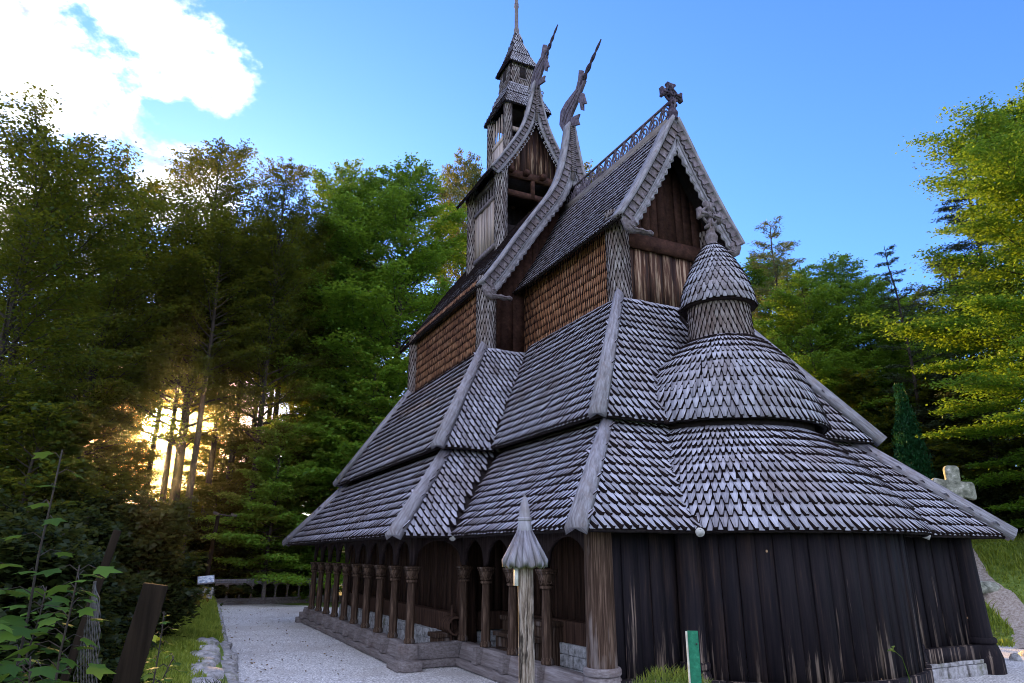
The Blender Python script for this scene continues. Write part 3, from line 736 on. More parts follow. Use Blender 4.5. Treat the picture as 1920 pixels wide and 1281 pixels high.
# upper turret
UB = .78
for sx in (-1, 1):
    for sy in (-1, 1):
        mb = MB(); shingles(mb, cone((XC+sx*UB, TY+sy*UB), [(.155, 16.6), (.15, 19.5)], 0, 2*AP), .18, None, .022, 'pointed', 1.7, count=12, nb=80)
        part(mb, 'tower_post', WSM)
for s in (-1, 1):
    x = XC+s*UB; mb = MB()
    mb.box((x-.05, TY-.7, 17.9), (x+.05, TY+.7, 18.1)); mb.box((x-.03, TY-.7, 16.8), (x+.03, TY+.7, 17.9))
    for yy in (-.5, -.25, 0, .25, .5): mb.lathe([(.035, 18.1), (.025, 18.3), (.045, 18.6), (.03, 19.2)], (x, TY+yy, 0), 8)
    y = TY+s*UB
    mb.box((XC-.7, y-.05, 18.2), (XC+.7, y+.05, 18.36)); mb.box((XC-.05, y-.05, 18.36), (XC+.05, y+.05, 19.3)); mb.box((XC-.7, y-.03, 16.9), (XC+.7, y+.03, 17.9)); part(mb, 'turret_rail', 'pale_plank')
mb = MB(); mb.box((XC-.6, TY-.6, 17.5), (XC+.6, TY+.6, 17.56)); part(mb, 'turret_floor', 'dark_deck')
mb = MB(); mb.box((XC-.6, TY-.6, 19.3), (XC+.6, TY+.6, 19.4)); part(mb, 'turret_ceiling', 'dark_deck')
def pyr(name, levels, rowh, pitch, th=.03, kind='scale', mats=SHM):
    mb = MB()
    for (h0, z0), (h1, z1) in zip(levels, levels[1:]):
        c = [(-1, -1), (1, -1), (1, 1), (-1, 1)]
        for k in range(4):
            a, b = c[k], c[(k+1) % 4]
            shingles(mb, quad((XC+a[0]*h0, TY+a[1]*h0, z0), (XC+b[0]*h0, TY+b[1]*h0, z0), (XC+a[0]*h1, TY+a[1]*h1, z1), (XC+b[0]*h1, TY+b[1]*h1, z1)), rowh, pitch, th, kind, 1.6, deck=.04)
    return part(mb, name, mats)
pyr('turret_skirt_roof', [(1.03, 19.28), (.76, 20.0), (.60, 20.62)], .15, .12)
pyr('turret_body', [(.56, 20.6), (.50, 21.75)], .14, .115, .025, 'pointed', WSM)
for dx, dy in ((-1, 0), (1, 0), (0, -1), (0, 1)):
    ux, uy = abs(dy), abs(dx); c = (XC+dx*.545, TY+dy*.545)
    mb = MB(); mb.box((c[0]-.13*ux-.035*uy, c[1]-.13*uy-.035*ux, 20.95), (c[0]+.13*ux+.035*uy, c[1]+.13*uy+.035*ux, 21.5))
    o = part(mb, 'turret_window', 'dark_deck')
    mb = MB(); mb.box((c[0]-.17*ux-.05*uy, c[1]-.17*uy-.05*ux, 20.88), (c[0]+.17*ux+.05*uy, c[1]+.17*uy+.05*ux, 20.945)); part(mb, 'window_sill', 'carved_board', o)
pyr('turret_cap_roof', [(.68, 21.6), (.42, 22.3), (.2, 23.1), (.09, 23.65)], .14, .11, .025, 'pointed')
mb = MB(); mb.lathe([(.11, 23.5), (.13, 23.62), (.105, 23.75), (.12, 23.85), (.085, 23.95), (.075, 25.0), (.10, 25.05), (.10, 25.12), (.075, 25.17), (.10, 25.22), (.075, 25.28), (.06, 26.6), (.1, 26.7), (.12, 26.85), (.02, 27.6)], (XC, TY, 0), 14)
part(mb, 'spire_pole', 'carved_board')
cross('turret_cross', (TC[0], TC[1], 9.18), .98, tr)

# --- galleries
SX, CX = 4.75, 6.05       # outer faces of the sills: nave, chancel
def column(x, y, z0=.50, ztop=2.62, rot=0):
    o = None; mb = MB()
    mb.lathe([(.112, z0), (.122, z0+.03), (.112, z0+.08), (.093, z0+.12), (.099, z0+.5), (.092, 1.3), (.080, 1.74)], (x, y, 0), 16)
    c = part(mb, 'gallery_column', 'column_wood', CH, loc=(x, y, 0), smooth=True)
    mb = MB(); mb.lathe([(.115, 1.72), (.125, 1.745), (.115, 1.77)], (x, y, 0), 16)
    mb.box((x-.082, y-.082, 1.77), (x+.082, y+.082, 1.97)); 
    n = mb.V[-1]
    n[4:, 0] = x+(n[4:, 0]-x)*1.5; n[4:, 1] = y+(n[4:, 1]-y)*1.5
    mb.box((x-.137, y-.137, 1.975), (x+.137, y+.137, 2.01)); mb.box((x-.15, y-.15, 2.012), (x+.15, y+.15, 2.05))
    for dx, dy in ((-1, 0), (0, -1), (1, 0), (0, 1)):
        p = [(x+dx*(.112)+dy*.05*math.cos(a), y+dy*(.112)+dx*.05*math.cos(a), 1.86+.06*math.sin(a)) for a in np.linspace(AP, 2*AP, 8)]
        mb.tube(p, .014, 5, 0)
    part(mb, 'capital', 'column_wood', c, loc=(x, y, 0))
    return c
def arch_bay(mb, p0, p1, zs=2.07, zt=2.66, t=.10, post=.10):
    """spandrel board with an arched opening between two posts (p0,p1 in plan)"""
    p0 = np.array(p0, float); p1 = np.array(p1, float); d = p1-p0; L = np.linalg.norm(d); d /= L; nrm = np.array([-d[1], d[0]])
    n = 16; R = L/2-post/2; hh = (zt-zs)-.06
    u = [post/2+ (L-post)*i/n for i in range(n+1)]
    zz = [zs+hh*math.sqrt(max(0, 1-((x-L/2)/R)**2))**.9 for x in u]
    pts = [(0, zs), (post/2, zs)]+list(zip(u[1:-1], zz[1:-1]))+[(L-post/2, zs), (L, zs), (L, zt), (0, zt)]
    # as quads strip
    lo = [(0, zs)]+list(zip(u, zz))+[(L, zs)]
    V = []
    for s in (-t/2, t/2):
        for a, z in lo: q = p0+d*a+nrm*s; V.append((q[0], q[1], z))
        for a, z in lo: q = p0+d*a+nrm*s; V.append((q[0], q[1], zt))
    m = len(lo); F = []
    for i in range(m-1):
        F.append((i, i+1, m+i+1, m+i)); F.append((2*m+i+1, 2*m+i, 3*m+i, 3*m+i+1)); F.append((i+1, i, 2*m+i, 2*m+i+1))
    F.append((0, m, 3*m, 2*m)); F.append((m-1, 3*m-1, 4*m-1, 2*m-1))
    mb.add(V, F, 0)
ncol = [15.11+1.216*i for i in range(10)]
for y in ncol: column(5.0, y)
for y in ncol[0:10:3]: column(2*XC-5.0, y)
ccols = [13.86, 12.6, 11.25]
column(6.22, 15.08)
for y in ccols: column(6.22, y)
mb = MB()
for a, b in zip(ncol, ncol[1:]): arch_bay(mb, (5.0, a), (5.0, b))
arch_bay(mb, (5.0, ncol[0]), (6.22, 15.11))
cc = [15.08]+ccols+[9.75]
for a, b in zip(cc, cc[1:]): arch_bay(mb, (6.22, a), (6.22, b))
mb.box((4.9, 14.95, 2.66), (5.1, 26.2, 2.84)); mb.box((4.9, 15.0, 2.66), (6.3, 15.2, 2.83)); mb.box((6.12, 9.5, 2.66), (6.32, 15.1, 2.84))
part(mb, 'gallery_arcade', 'gallery_dark')
def sill(mb, p0, p1, out):
    """outer low sill beam plus sloping upper sill"""
    p0 = np.array(p0, float); p1 = np.array(p1, float); o = np.array(out, float)
    def sec(pts):
        V = [(p[0]+o[0]*a, p[1]+o[1]*a, z) for p in (p0, p1) for a, z in pts]; k = len(pts)
        mb.add(V, [tuple(range(k-1, -1, -1)), tuple(range(k, 2*k))]+[(i, (i+1) % k, k+(i+1) % k, k+i) for i in range(k)], 0, r=random.random()*.5)
    sec([(-.15, .03), (.25, .03), (.25, .155), (.22, .18), (-.15, .18)])
    sec([(-.12, .185), (.16, .185), (.08, .49), (-.12, .49)])
mb = MB()
sill(mb, (5.0, 27.0), (5.0, 21.2), (-1, 0)); sill(mb, (5.0, 21.19), (5.0, 14.86), (-1, 0)); sill(mb, (4.80, 15.11), (6.1, 15.11), (0, -1)); sill(mb, (6.22, 14.93), (6.22, 9.7), (-1, 0))
mb.box((4.62, 14.72, .012), (4.92, 15.42, .2)); mb.box((4.70, 14.55, .02), (5.12, 15.0, .205)); mb.box((4.6, 26.5, .012), (5.1, 26.75, .2)); mb.box((4.62, 26.0, .19), (4.92, 26.2, .4))
part(mb, 'gallery_sill', 'sill_wood', bevel=.012)
for lo, hi in [((4.72, y-.10, .19), (5.1, y+.10, .5)) for y in ncol]+[((5.95, y-.10, .19), (6.3, y+.10, .5)) for y in [15.1]+ccols]+[((4.9, 14.83, .2), (5.12, 15.05, .5))]:
    mb = MB(); mb.box(lo, hi, r=random.random(), taper=(.86, .7)); part(mb, 'sill_block', 'sill_wood', bevel=.01)
# gravel floor inside is the courtyard sheet; inner walls
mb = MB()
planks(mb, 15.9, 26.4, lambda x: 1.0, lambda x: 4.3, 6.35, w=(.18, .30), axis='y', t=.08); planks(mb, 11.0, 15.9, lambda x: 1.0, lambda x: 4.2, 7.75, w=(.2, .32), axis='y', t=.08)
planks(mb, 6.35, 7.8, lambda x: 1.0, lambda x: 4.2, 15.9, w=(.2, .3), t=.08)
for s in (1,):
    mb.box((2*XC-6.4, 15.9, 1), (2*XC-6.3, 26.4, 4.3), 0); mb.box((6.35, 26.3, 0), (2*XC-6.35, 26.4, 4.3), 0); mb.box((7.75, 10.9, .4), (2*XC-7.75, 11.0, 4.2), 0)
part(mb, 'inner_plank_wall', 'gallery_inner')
mb = MB()
mb.bar((6.25, 26.4, .82), (6.25, 15.7, .82), .28, .42, 0); mb.bar((7.65, 15.8, .82), (7.65, 10.8, .82), .28, .42, 0); mb.bar((6.2, 15.8, .83), (7.7, 15.8, .83), .28, .40, 0)
part(mb, 'inner_sill_beam', 'gallery_inner', bevel=.02)
def stones(mb, p0, p1, z0, z1, t, n, h=.2, mat=0):
    p0 = np.array(p0, float); p1 = np.array(p1, float); d = p1-p0; L = np.linalg.norm(d); d /= L; nn = np.array([-d[1], d[0]])
    z = z0
    while z < z1-.02:
        hh = min(random.uniform(.75, 1.2)*h, z1-z); u = -random.uniform(0, .2)
        while u < L:
            w = random.uniform(.25, .6); a = max(u, 0); b = min(u+w, L)
            if b-a > .04:
                j = random.uniform(-.025, .025)
                c = [p0+d*(a+.008)+nn*(-t/2+j), p0+d*(b-.008)+nn*(-t/2+j+random.uniform(-.015, .015)), p0+d*(b-.008)+nn*(t/2+j), p0+d*(a+.008)+nn*(t/2+j)]
                V = [(q[0], q[1], z+.006) for q in c]+[(q[0]+random.uniform(-.006, .006), q[1]+random.uniform(-.006, .006), z+hh-.006+random.uniform(-.012, .012)) for q in c]
                mb.add(V, [(0,3,2,1),(4,5,6,7),(0,1,5,4),(1,2,6,5),(2,3,7,6),(3,0,4,7)], mat, r=random.random())
            u += w
        z += hh
for pl in (((6.22, 26.4), (6.22, 15.8), .0, .62, .34, 0), ((6.2, 15.75), (7.6, 15.75), .0, .62, .34, 0), ((7.62, 15.75), (7.62, 10.6), .0, .62, .34, 0), ((15.5, 9.42), (12.9, 9.42), .0, .30, .34, 0), ((6.4, 9.5), (7.7, 9.5), 0, .25, .3, 0)):
    mb = MB(); stones(mb, *pl); part(mb, 'stone_plinth', 'stone' if pl[0][1] < 10 else 'plinth_stone', bevel=.012)
# hollow log ends that carry the inner walls
def log_end(x, y, z, r=.2):
    mb = MB(); n = 20; a = np.linspace(0, 2*AP, n, endpoint=False)
    V = [(x+R*math.cos(t), yy, z+R*math.sin(t)) for (R, yy) in ((r, y+.5), (r, y), (r*.8, y-.01), (r*.72, y+.3)) for t in a]
    F = [(i*n+j, i*n+(j+1) % n, (i+1)*n+(j+1) % n, (i+1)*n+j) for i in range(3) for j in range(n)]+[tuple(3*n+j for j in range(n))]
    mb.add(V, F, [1 if f[0] >= 2*n else 0 for f in F if len(f) == 4]+[] if False else 0)
    part(mb, 'log_end', 'gallery_inner', smooth=True)
log_end(6.12, 15.25, .78); log_end(7.5, 11.2, .75, .22)
# portal steps and benches between the chancel columns
for i, (x0, x1, y0, y1, z) in enumerate([(7.1, 7.6, 12.9, 15.0, 1.0), (6.75, 7.1, 12.9, 14.6, .72), (6.45, 6.76, 12.9, 14.3, .44), (5.75, 6.5, 15.45, 16.0, .62), (5.6, 6.1, 15.3, 15.75, .38)]):
    mb = MB(); mb.box((x0-.03, y0, z-.09), (x1+.02, y1, z)); mb.box((x0+.02, y0+.04, 0), (x1, y1-.04, z-.092)); part(mb, 'portal_step', 'column_wood', bevel=.012)
# leaning boards by the nave corner
mb = MB(); mb.bar((6.3, 15.55, .3), (6.45, 15.5, 2.7), .5, .12, 0, up=(1, 0, 0)); mb.bar((6.05, 15.35, .3), (6.15, 15.6, 1.2), .08, .04, 0, up=(1, 0, 0)); mb.tube([(6.5, 15.6, .4), (6.5, 15.6, 4.0)], [.26, .2], 12)
part(mb, 'inner_corner_post', 'gallery_inner')
# round posts of the chancel and the apse
def round_post(x, y, r, mat, zt=2.8, lean=(0, 0)):
    mb = MB(); pr = [(r*1.5, .0), (r*1.48, .3), (r*1.25, .50), (r*1.12, .56)]
    c = MB(); c.tube([(x+lean[0], y+lean[1], .62), (x+lean[0]*.5, y+lean[1]*.5, 1.5), (x, y, zt)], [r, r*.97, r*.93], 24)
    o = part(c, 'round_post', mat, smooth=True)
    mb.lathe(pr, (x+lean[0], y+lean[1], 0), 12); mb.lathe([(r*1.18, .565), (r*1.24, .59), (r*1.24, .65), (r*1.15, .68)], (x+lean[0], y+lean[1], 0), 24)
    part(mb, 'post_base', 'sill_wood' if mat == 'column_wood' else mat, o, bevel=.01)
round_post(6.22, 9.55, .235, 'column_wood')
round_post(2*XC-6.22, 9.5, .25, 'tarred_plank', lean=(.05, -.03))
WR = 3.09; WYC = 11.09; XW = 10.48
ax0 = math.acos(-(WYC-9.45)/WR) if False else None
hx_w = math.sqrt(WR**2-(WYC-9.45)**2)
round_post(XW-hx_w, 9.38, .2, 'tarred_plank'); round_post(XW+hx_w, 9.38, .2, 'tarred_plank')
mb = MB()
planks(mb, 6.3, XW-hx_w, lambda x: .38, lambda x: 3.1, 9.5, w=(.2, .32)); planks(mb, XW+hx_w, 2*XC-6.3, lambda x: .42, lambda x: 3.1, 9.5, w=(.2, .32))
# curved apse wall
w0 = math.atan2(9.45-WYC, -hx_w)+2*AP; w1 = 3*AP-w0
nbd = 22
for i in range(nbd):
    ta = w0+(w1-w0)*i/nbd; tb = w0+(w1-w0)*(i+1)/nbd-.003; R = WR+(.022 if i % 2 else 0)+random.uniform(0, .008)
    V = [(XW+q*math.cos(t), WYC+q*math.sin(t), z) for z in (.36, 3.15) for q in (R, R-.07) for t in (ta, tb)]
    mb.add(V, [(0,1,5,4),(3,2,6,7),(0,2,3,1),(4,5,7,6),(1,3,7,5),(2,0,4,6)], 0, r=random.random())
part(mb, 'chancel_plank_wall', 'tarred_plank')
mb = MB(); mb.bar((XW+hx_w, 9.42, .42), (15.2, 9.42, .42), .24, .26, 0); mb.bar((6.2, 9.42, .38), (XW-hx_w, 9.42, .38), .22, .24, 0)
for i in range(12):
    ta = w0+(w1-w0)*i/12; tb = w0+(w1-w0)*(i+1)/12
    mb.bar((XW+WR*math.cos(ta), WYC+WR*math.sin(ta), .30), (XW+WR*math.cos(tb), WYC+WR*math.sin(tb), .30), .24, .26, 0)
part(mb, 'wall_sill', 'tarred_plank')
# right hand side outer wall (towards the far side)
mb = MB(); planks(mb, 9.6, 15.0, lambda x: .3, lambda x: 3.1, 2*XC-6.25, axis='y', flip=1, w=(.25, .35)); part(mb, 'chancel_plank_wall', 'tarred_plank')
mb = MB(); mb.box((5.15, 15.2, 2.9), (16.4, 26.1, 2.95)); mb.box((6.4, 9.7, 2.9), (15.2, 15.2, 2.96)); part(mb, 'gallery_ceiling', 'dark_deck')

# ------------------------------------------------------------------ terrain
def sstep(x): x = np.clip(x, 0, 1); return x*x*(3-2*x)
def xedge(y): return 1.52+(np.clip(y, 0, 38)-15)*(2.79-1.57)/22
def height(x, y):
    x = np.asarray(x, float); y = np.asarray(y, float)
    h = 0*x
    s = .857*x+.51*y-23.2; t = -.51*x+.857*y
    h = h+2.7*sstep(s/6.5)*sstep((6.5-t)/4)*(x > 16)
    h = h+(.06*np.sin(x*2.1+y*1.3)+.09*np.sin(x*.9-y*1.1))*sstep(s/2)*sstep((6.5-t)/4)
    e = xedge(y)-x                      # left of the gravel
    bank = .35*sstep(e/.25)*sstep((38.5-y)/1.0)-1.5*sstep((e-1.3)/4)+.0
    h = h+np.where(e > 0, bank, 0)
    h = h-1.2*sstep((y-38)/6)*(s < 0)
    r = np.hypot(x, y)
    h = np.maximum(h, 0*h-3)+(1.05-h)*sstep((8.6-r)/4.2)
    h = h+.60*np.exp(-((x-3.42)**2+(y-4.42)**2)/(2*.40**2))+.42*np.exp(-((x-4.3)**2+(y-3.9)**2)/(2*.4**2))
    return h
def grid_sheet(xs, ys, zf):
    X, Y = np.meshgrid(xs, ys, indexing='xy'); Z = zf(X, Y); V = np.stack([X, Y, Z], -1).reshape(-1, 3); n, m = X.shape
    i = np.arange(n-1)[:, None]*m+np.arange(m-1)[None]; F = np.stack([i, i+1, i+m+1, i+m], -1).reshape(-1, 4)
    return V, F
def ingravel(x, y):
    r = np.hypot(x, y); s = .857*x+.51*y-23.2
    return (x > xedge(y)+.3) & (y < 37.4) & (r > 8.0) & (s < -.4) & (x < 30)
mb = MB()
xs = np.concatenate([np.linspace(-400, -40, 10)[:-1], np.arange(-40, -6, 2.), np.arange(-6, 34, .25), np.arange(34, 80, 3.), np.linspace(85, 400, 8)])
ys = np.concatenate([np.linspace(-200, -12, 6)[:-1], np.arange(-12, 0, 1.), np.arange(0, 42, .3), np.arange(42, 90, 3.), np.linspace(95, 600, 10)])
V, F = grid_sheet(xs, ys, lambda x, y: height(x, y)-.08*ingravel(x, y))
mb.add(V, F, 0); g = mb.build('ground', 'turf', smooth=True); struct(g)
mb = MB()
ys = np.arange(6.2, 37.6, .25); nx = 90; V = []
for y in ys:
    x0 = xedge(y)-.02; x1 = min((23.35-.51*y)/.857, 24)
    for i in range(nx+1):
        x = x0+(x1-x0)*i/nx; V.append((x, y, height(x, y)+.012+.012*math.sin(x*3.1+y*1.7)*math.sin(y*2.3-x)))
V = np.array(V); m = nx+1; i = np.arange(len(ys)-1)[:, None]*m+np.arange(nx)[None]
mb.add(V, np.stack([i, i+1, i+m+1, i+m], -1).reshape(-1, 4), 0, uv=V[:, :2]); struct(mb.build('gravel_yard', 'gravel', smooth=True))
# loose pebbles near the camera side
mb = MB()
oct_v = np.array([(1,0,0),(-1,0,0),(0,1,0),(0,-1,0),(0,0,.7),(0,0,-.5)]); oct_f = np.array([(0,2,4),(2,1,4),(1,3,4),(3,0,4)])
N = 5000; px = rng.uniform(1.7, 8.0, N); py = rng.uniform(10.5, 24, N); sc = rng.uniform(.008, .024, N)
V = oct_v[None]*sc[:, None, None]*rng.uniform(.7, 1.3, (N, 1, 3))+np.stack([px, py, np.full(N, .02)], -1)[:, None]
mb.add(V.reshape(-1, 3), (np.arange(N)[:, None, None]*6+oct_f[None]).reshape(-1, 3), 0)
struct(mb.build('gravel_pebbles', 'gravel'), 'stuff')
# dirt path up the mound
mb = MB(); V = []
cl = [(20.15, 10.9), (20.95, 11.45), (21.75, 11.95), (22.5, 12.95), (23.3, 14.0), (24.3, 14.8), (25.2, 16.2)]; ww = [.62, .44, .36, .42, .32, .26, .3]
P_ = np.array(cl); tt = np.linspace(0, len(cl)-1, 40); cx_ = np.interp(tt, range(len(cl)), P_[:, 0]); cy_ = np.interp(tt, range(len(cl)), P_[:, 1]); w_ = np.interp(tt, range(len(cl)), ww)
for a, b, w in zip(cx_, cy_, w_):
    w *= random.uniform(.85, 1.15)
    for k in np.linspace(-1, 1, 7): x = a+k*w*.51; y = b-k*w*.857; V.append((x, y, height(x, y)+.035-.03*abs(k)**3))
i = np.arange(39)[:, None]*7+np.arange(6)[None]; mb.add(np.array(V), np.stack([i, i+7, i+8, i+1], -1).reshape(-1, 4), 0)
struct(mb.build('dirt_path', 'path_dirt', smooth=True))

# grass
def grass(name, mat, pts, hs, kind='stuff', lean=.5, width=.006):
    N = len(pts); az = rng.uniform(0, 2*AP, N); la = rng.uniform(0, 2*AP, N); ln = rng.uniform(.1, lean, N)*hs
    wv = np.stack([np.cos(az), np.sin(az), 0*az], -1)*(width*rng.uniform(.7, 1.5, N))[:, None]
    L = np.stack([np.cos(la)*ln, np.sin(la)*ln, hs], -1); mid = pts+L*np.array([.35, .35, .6])
    V = np.stack([pts-wv, pts+wv, mid+wv*.8, mid-wv*.8, pts+L], 1).reshape(-1, 3)
    b = np.arange(N)[:, None]*5; r = rng.random(N)
    mb = MB(); mb.add(V, b+np.array([0, 1, 2, 3]), 0, r=r); mb.ch.append((b+np.array([3, 2, 4]), np.zeros(N, int), r))
    o = mb.build(name, mat); struct(o, kind); return o
N = 42000; y = rng.uniform(11, 37.2, N)**1.0; y = 11+(37.2-11)*rng.random(N)**1.5; u = rng.random(N); x = xedge(y)-.02-1.5*u
keep = ~((y < 19.5) & (x > xedge(y)-.62+.15*np.sin(y*3))); x, y = x[keep], y[keep]
grass('verge_grass', 'grass_mossy', np.stack([x, y, height(x, y)-.01], -1), rng.uniform(.05, .17, len(x))*(1+.3*np.sin(x*5+y*2)), width=.011)
N = 46000; s = rng.uniform(.0, 11, N); t = rng.uniform(-7, 3.5, N); s0 = 23.2+s
x = s0*.857-t*.51; y = s0*.51+t*.857
def nearpath(x, y):
    d = np.full(len(x), 9.)
    for a, b, w in zip(cx_, cy_, w_): d = np.minimum(d, np.hypot(x-a, y-b)/w)
    return d
k = (nearpath(x, y) > .95) & (np.sin(x*1.7)*np.sin(y*2.1+x)+rng.normal(0, .4, N) > -.75); x, y = x[k], y[k]
grass('mound_grass', 'grass_mossy', np.stack([x, y, height(x, y)-.02], -1), rng.uniform(.06, .2, len(x))*(1.1+.7*np.sin(x*2.3+y*1.1)), width=.014, lean=.9)
N = 4200; x = 3.6+rng.normal(0, .5, N); y = 4.32+rng.normal(0, .35, N)
grass('foreground_grass', 'grass_blade', np.stack([x, y, height(x, y)-.01], -1), rng.uniform(.02, .10, N), width=.0035, lean=.9)
N = 9000; x = rng.uniform(-3, 1.2, N); y = rng.uniform(2.5, 12, N)
grass('bank_weeds', 'leaf_shrub', np.stack([x, y, height(x, y)-.01], -1), rng.uniform(.05, .30, N), width=.008, lean=.9)

# ------------------------------------------------------------------ generic leaves
def leaf_mesh(mb, C, N, D, L, W, r, mat=0, fold=.0):
    """diamond leaves: centres C, normals N, directions D"""
    M = len(C); S_ = np.cross(N, D); S_ /= np.linalg.norm(S_, axis=1)[:, None]+1e-9
    L = np.broadcast_to(L, M)[:, None]; W = np.broadcast_to(W, M)[:, None]
    a = C-D*L*.5; b = C+S_*W*.5+D*L*.05; c = C+D*L*.5-N*L*.08; d = C-S_*W*.5+D*L*.05
    V = np.stack([a, b, c, d], 1).reshape(-1, 3); mb.add(V, np.arange(M)[:, None]*4+np.array([0, 1, 2, 3]), mat, r=r)
def unit(a): return a/(np.linalg.norm(a, axis=-1, keepdims=True)+1e-9)
def tree_proto(name, H, cb, R, nb, leaves, leaf, mats, shape, rise=(.5, .9), seed=1, trunk_r=.22, droop=0, flat=.35, tw=7, wob=.25, needle=False, density_in=.25, spread=.34):
    g = np.random.default_rng(seed)
    root = bpy.data.objects.new(name, None); COL.objects.link(root)
    bk = MB(); n = 14
    z = np.linspace(-.6, H*.97, n); wx = np.cumsum(g.normal(0, wob*.3, n))*np.linspace(0, 1, n); wy = np.cumsum(g.normal(0, wob*.3, n))*np.linspace(0, 1, n)
    tr_ = np.stack([wx, wy, z], -1); rad = trunk_r*(1-np.linspace(0, 1, n))**.8+.015; rad[0] *= 1.35
    bk.tube(tr_, rad, 9, 0)
    C = []; Dr = []; up_bias = []
    for i in range(nb):
        u = (i+g.random())/nb; z0 = cb+(H*.96-cb)*u; az = i*2.4+g.normal(0, .5)
        L = R*shape(u)*g.uniform(.7, 1.15)
        if L < .25: L = .25
        base = np.array([np.interp(z0, z, wx), np.interp(z0, z, wy), z0]); ri = rise[0]+(rise[1]-rise[0])*u+g.normal(0, .12)
        out = np.array([math.cos(az), math.sin(az), 0]); m = 7; tt_ = np.linspace(0, 1, m)
        pts = base+out*(L*tt_*math.cos(ri))[:, None]+np.array([0, 0, 1])*(L*(tt_*math.sin(ri)-droop*tt_**2))[:, None]+np.cumsum(g.normal(0, .03*L/3, (m, 3)), 0)
        bk.tube(pts, np.linspace(max(.02, trunk_r*.32*(1-u*.7)), .008, m), 5, 0, cap=False)
        nt_ = max(3, int(tw*L/R+2))
        for j in range(nt_):
            s_ = .22+.78*(j+g.random()*.8)/nt_; s_ = min(s_, 1); p = np.array([np.interp(s_, tt_, pts[:, q]) for q in range(3)])
            a2 = az+(1 if j % 2 else -1)*g.uniform(.5, 1.15)*(1.05-s_*.5); l2 = L*spread*g.uniform(.6, 1.2)*(1.15-s_*.6)+.12
            d2 = np.array([math.cos(a2), math.sin(a2), math.sin(ri)*.55-droop*.8*s_+g.normal(0, .1)]); e = p+d2*l2
            bk.tube([p, (p+e)/2+g.normal(0, .03, 3), e], [.014, .009, .004], 3, 0, cap=False)
            k = int(leaves*l2*(.6+s_))
            q = g.random(k)**.8; cc = p+(e-p)*q[:, None]
            sg = np.array([l2*.22+.06, l2*.22+.06, (l2*.22+.06)*flat])
            cc = cc+g.normal(0, 1, (k, 3))*sg
            C.append(cc); Dr.append(np.tile(d2, (k, 1)))
    C = np.concatenate(C); Dr = np.concatenate(Dr); M = len(C)
    if needle: N_ = unit(g.normal(0, .8, (M, 3))+np.array([0, 0, .8])); D_ = unit(unit(Dr)+g.normal(0, .55, (M, 3)))
    else: N_ = unit(g.normal(0, .42, (M, 3))+np.array([0, 0, 1])); D_ = unit(unit(Dr)+g.normal(0, .7, (M, 3)))
    D_ = unit(D_-N_*(D_*N_).sum(1)[:, None])
    clump = .5+.5*np.sin(C[:, 0]*1.1+seed)*np.sin(C[:, 1]*1.3)*np.sin(C[:, 2]*1.2)
    lm = MB(); leaf_mesh(lm, C, N_, D_, leaf[0]*g.uniform(.65, 1.25, M), leaf[1]*g.uniform(.7, 1.2, M), np.clip(g.random(M)*.6+clump*.4, 0, 1))
    t = bk.build('trunk', 'bark', root, smooth=False); c = lm.build('crown', mats, root)
    print(name, 'leaves', M)
    return root
egg = lambda u: (math.sin(min(1, u*1.35+.22)*AP*.5)*(1-u**2.6)**.6+.06)
vase = lambda u: (.45+.75*math.sin(u*AP*.8))*(1-u**5)**.5
colm = lambda u: (.75+.25*math.sin(u*AP))*(1-u**4)**.5
cone_ = lambda u: (1-u)**.85+.09
PROTO = {}
def dark(): return 'leaf_beech_shaded'
PROTO['beech_open'] = tree_proto('beech_tree', 21, 6.5, 4.8, 54, 76, (.17, .11), 'leaf_beech_shaded', vase, (.35, 1.15), 3, .24, 0, .25, tw=8, wob=.12)
PROTO['beech_tall'] = tree_proto('beech_tree', 26, 7.5, 4.6, 78, 68, (.17, .11), 'leaf_beech_shaded', colm, (.25, 1.1), 5, .28, 0, .25, tw=8, wob=.12)
PROTO['beech_green'] = tree_proto('beech_tree', 25, 5.0, 5.2, 86, 110, (.18, .12), 'leaf_beech', colm, (.2, 1.05), 8, .28, 0, .25, tw=8, wob=.12)
PROTO['beech_big'] = tree_proto('beech_tree', 20, .8, 7.6, 140, 150, (.15, .10), 'leaf_beech_bright', egg, (-.05, 1.0), 12, .34, .12, .2, tw=12, spread=.30)
PROTO['beech_high'] = tree_proto('beech_tree', 24, 12.5, 4.0, 50, 100, (.17, .11), 'leaf_beech_shaded', colm, (.3, 1.1), 6, .24, 0, .25, tw=8, wob=.14)
PROTO['spruce'] = tree_proto('spruce_tree', 21, 1.5, 3.9, 120, 90, (.24, .045), 'leaf_spruce', cone_, (.05, .5), 21, .22, .30, .22, tw=9, wob=.1, needle=True)
PROTO['larch'] = tree_proto('larch_tree', 20, 3, 4.4, 80, 90, (.26, .04), 'leaf_larch', cone_, (-.05, .45), 23, .20, -.12, .3, tw=8, wob=.15, needle=True)
PROTO['thin_spruce'] = tree_proto('spruce_tree', 19, 4, 2.6, 64, 66, (.26, .05), 'leaf_spruce', lambda u: .5+.5*cone_(u)-.4*u, (.1, .5), 27, .15, .1, .3, tw=6, needle=True)
PROTO['shrub'] = tree_proto('hazel_shrub', 3.0, .15, 1.7, 46, 150, (.15, .11), 'leaf_shrub', lambda u: 1-.55*u, (.35, 1.2), 31, .035, 0, .5, tw=7, wob=.2)
PROTO['shrub_green'] = tree_proto('hazel_shrub', 3.0, .15, 1.9, 46, 150, (.17, .12), 'leaf_beech', lambda u: 1-.55*u, (.15, .9), 33, .035, .1, .35, tw=7, wob=.2)
PROTO['under'] = tree_proto('beech_sapling', 8, 1.0, 3.2, 66, 120, (.16, .11), 'leaf_beech_shaded', lambda u: (1-u*.65), (-.05, .9), 37, .09, .05, .25, tw=8)
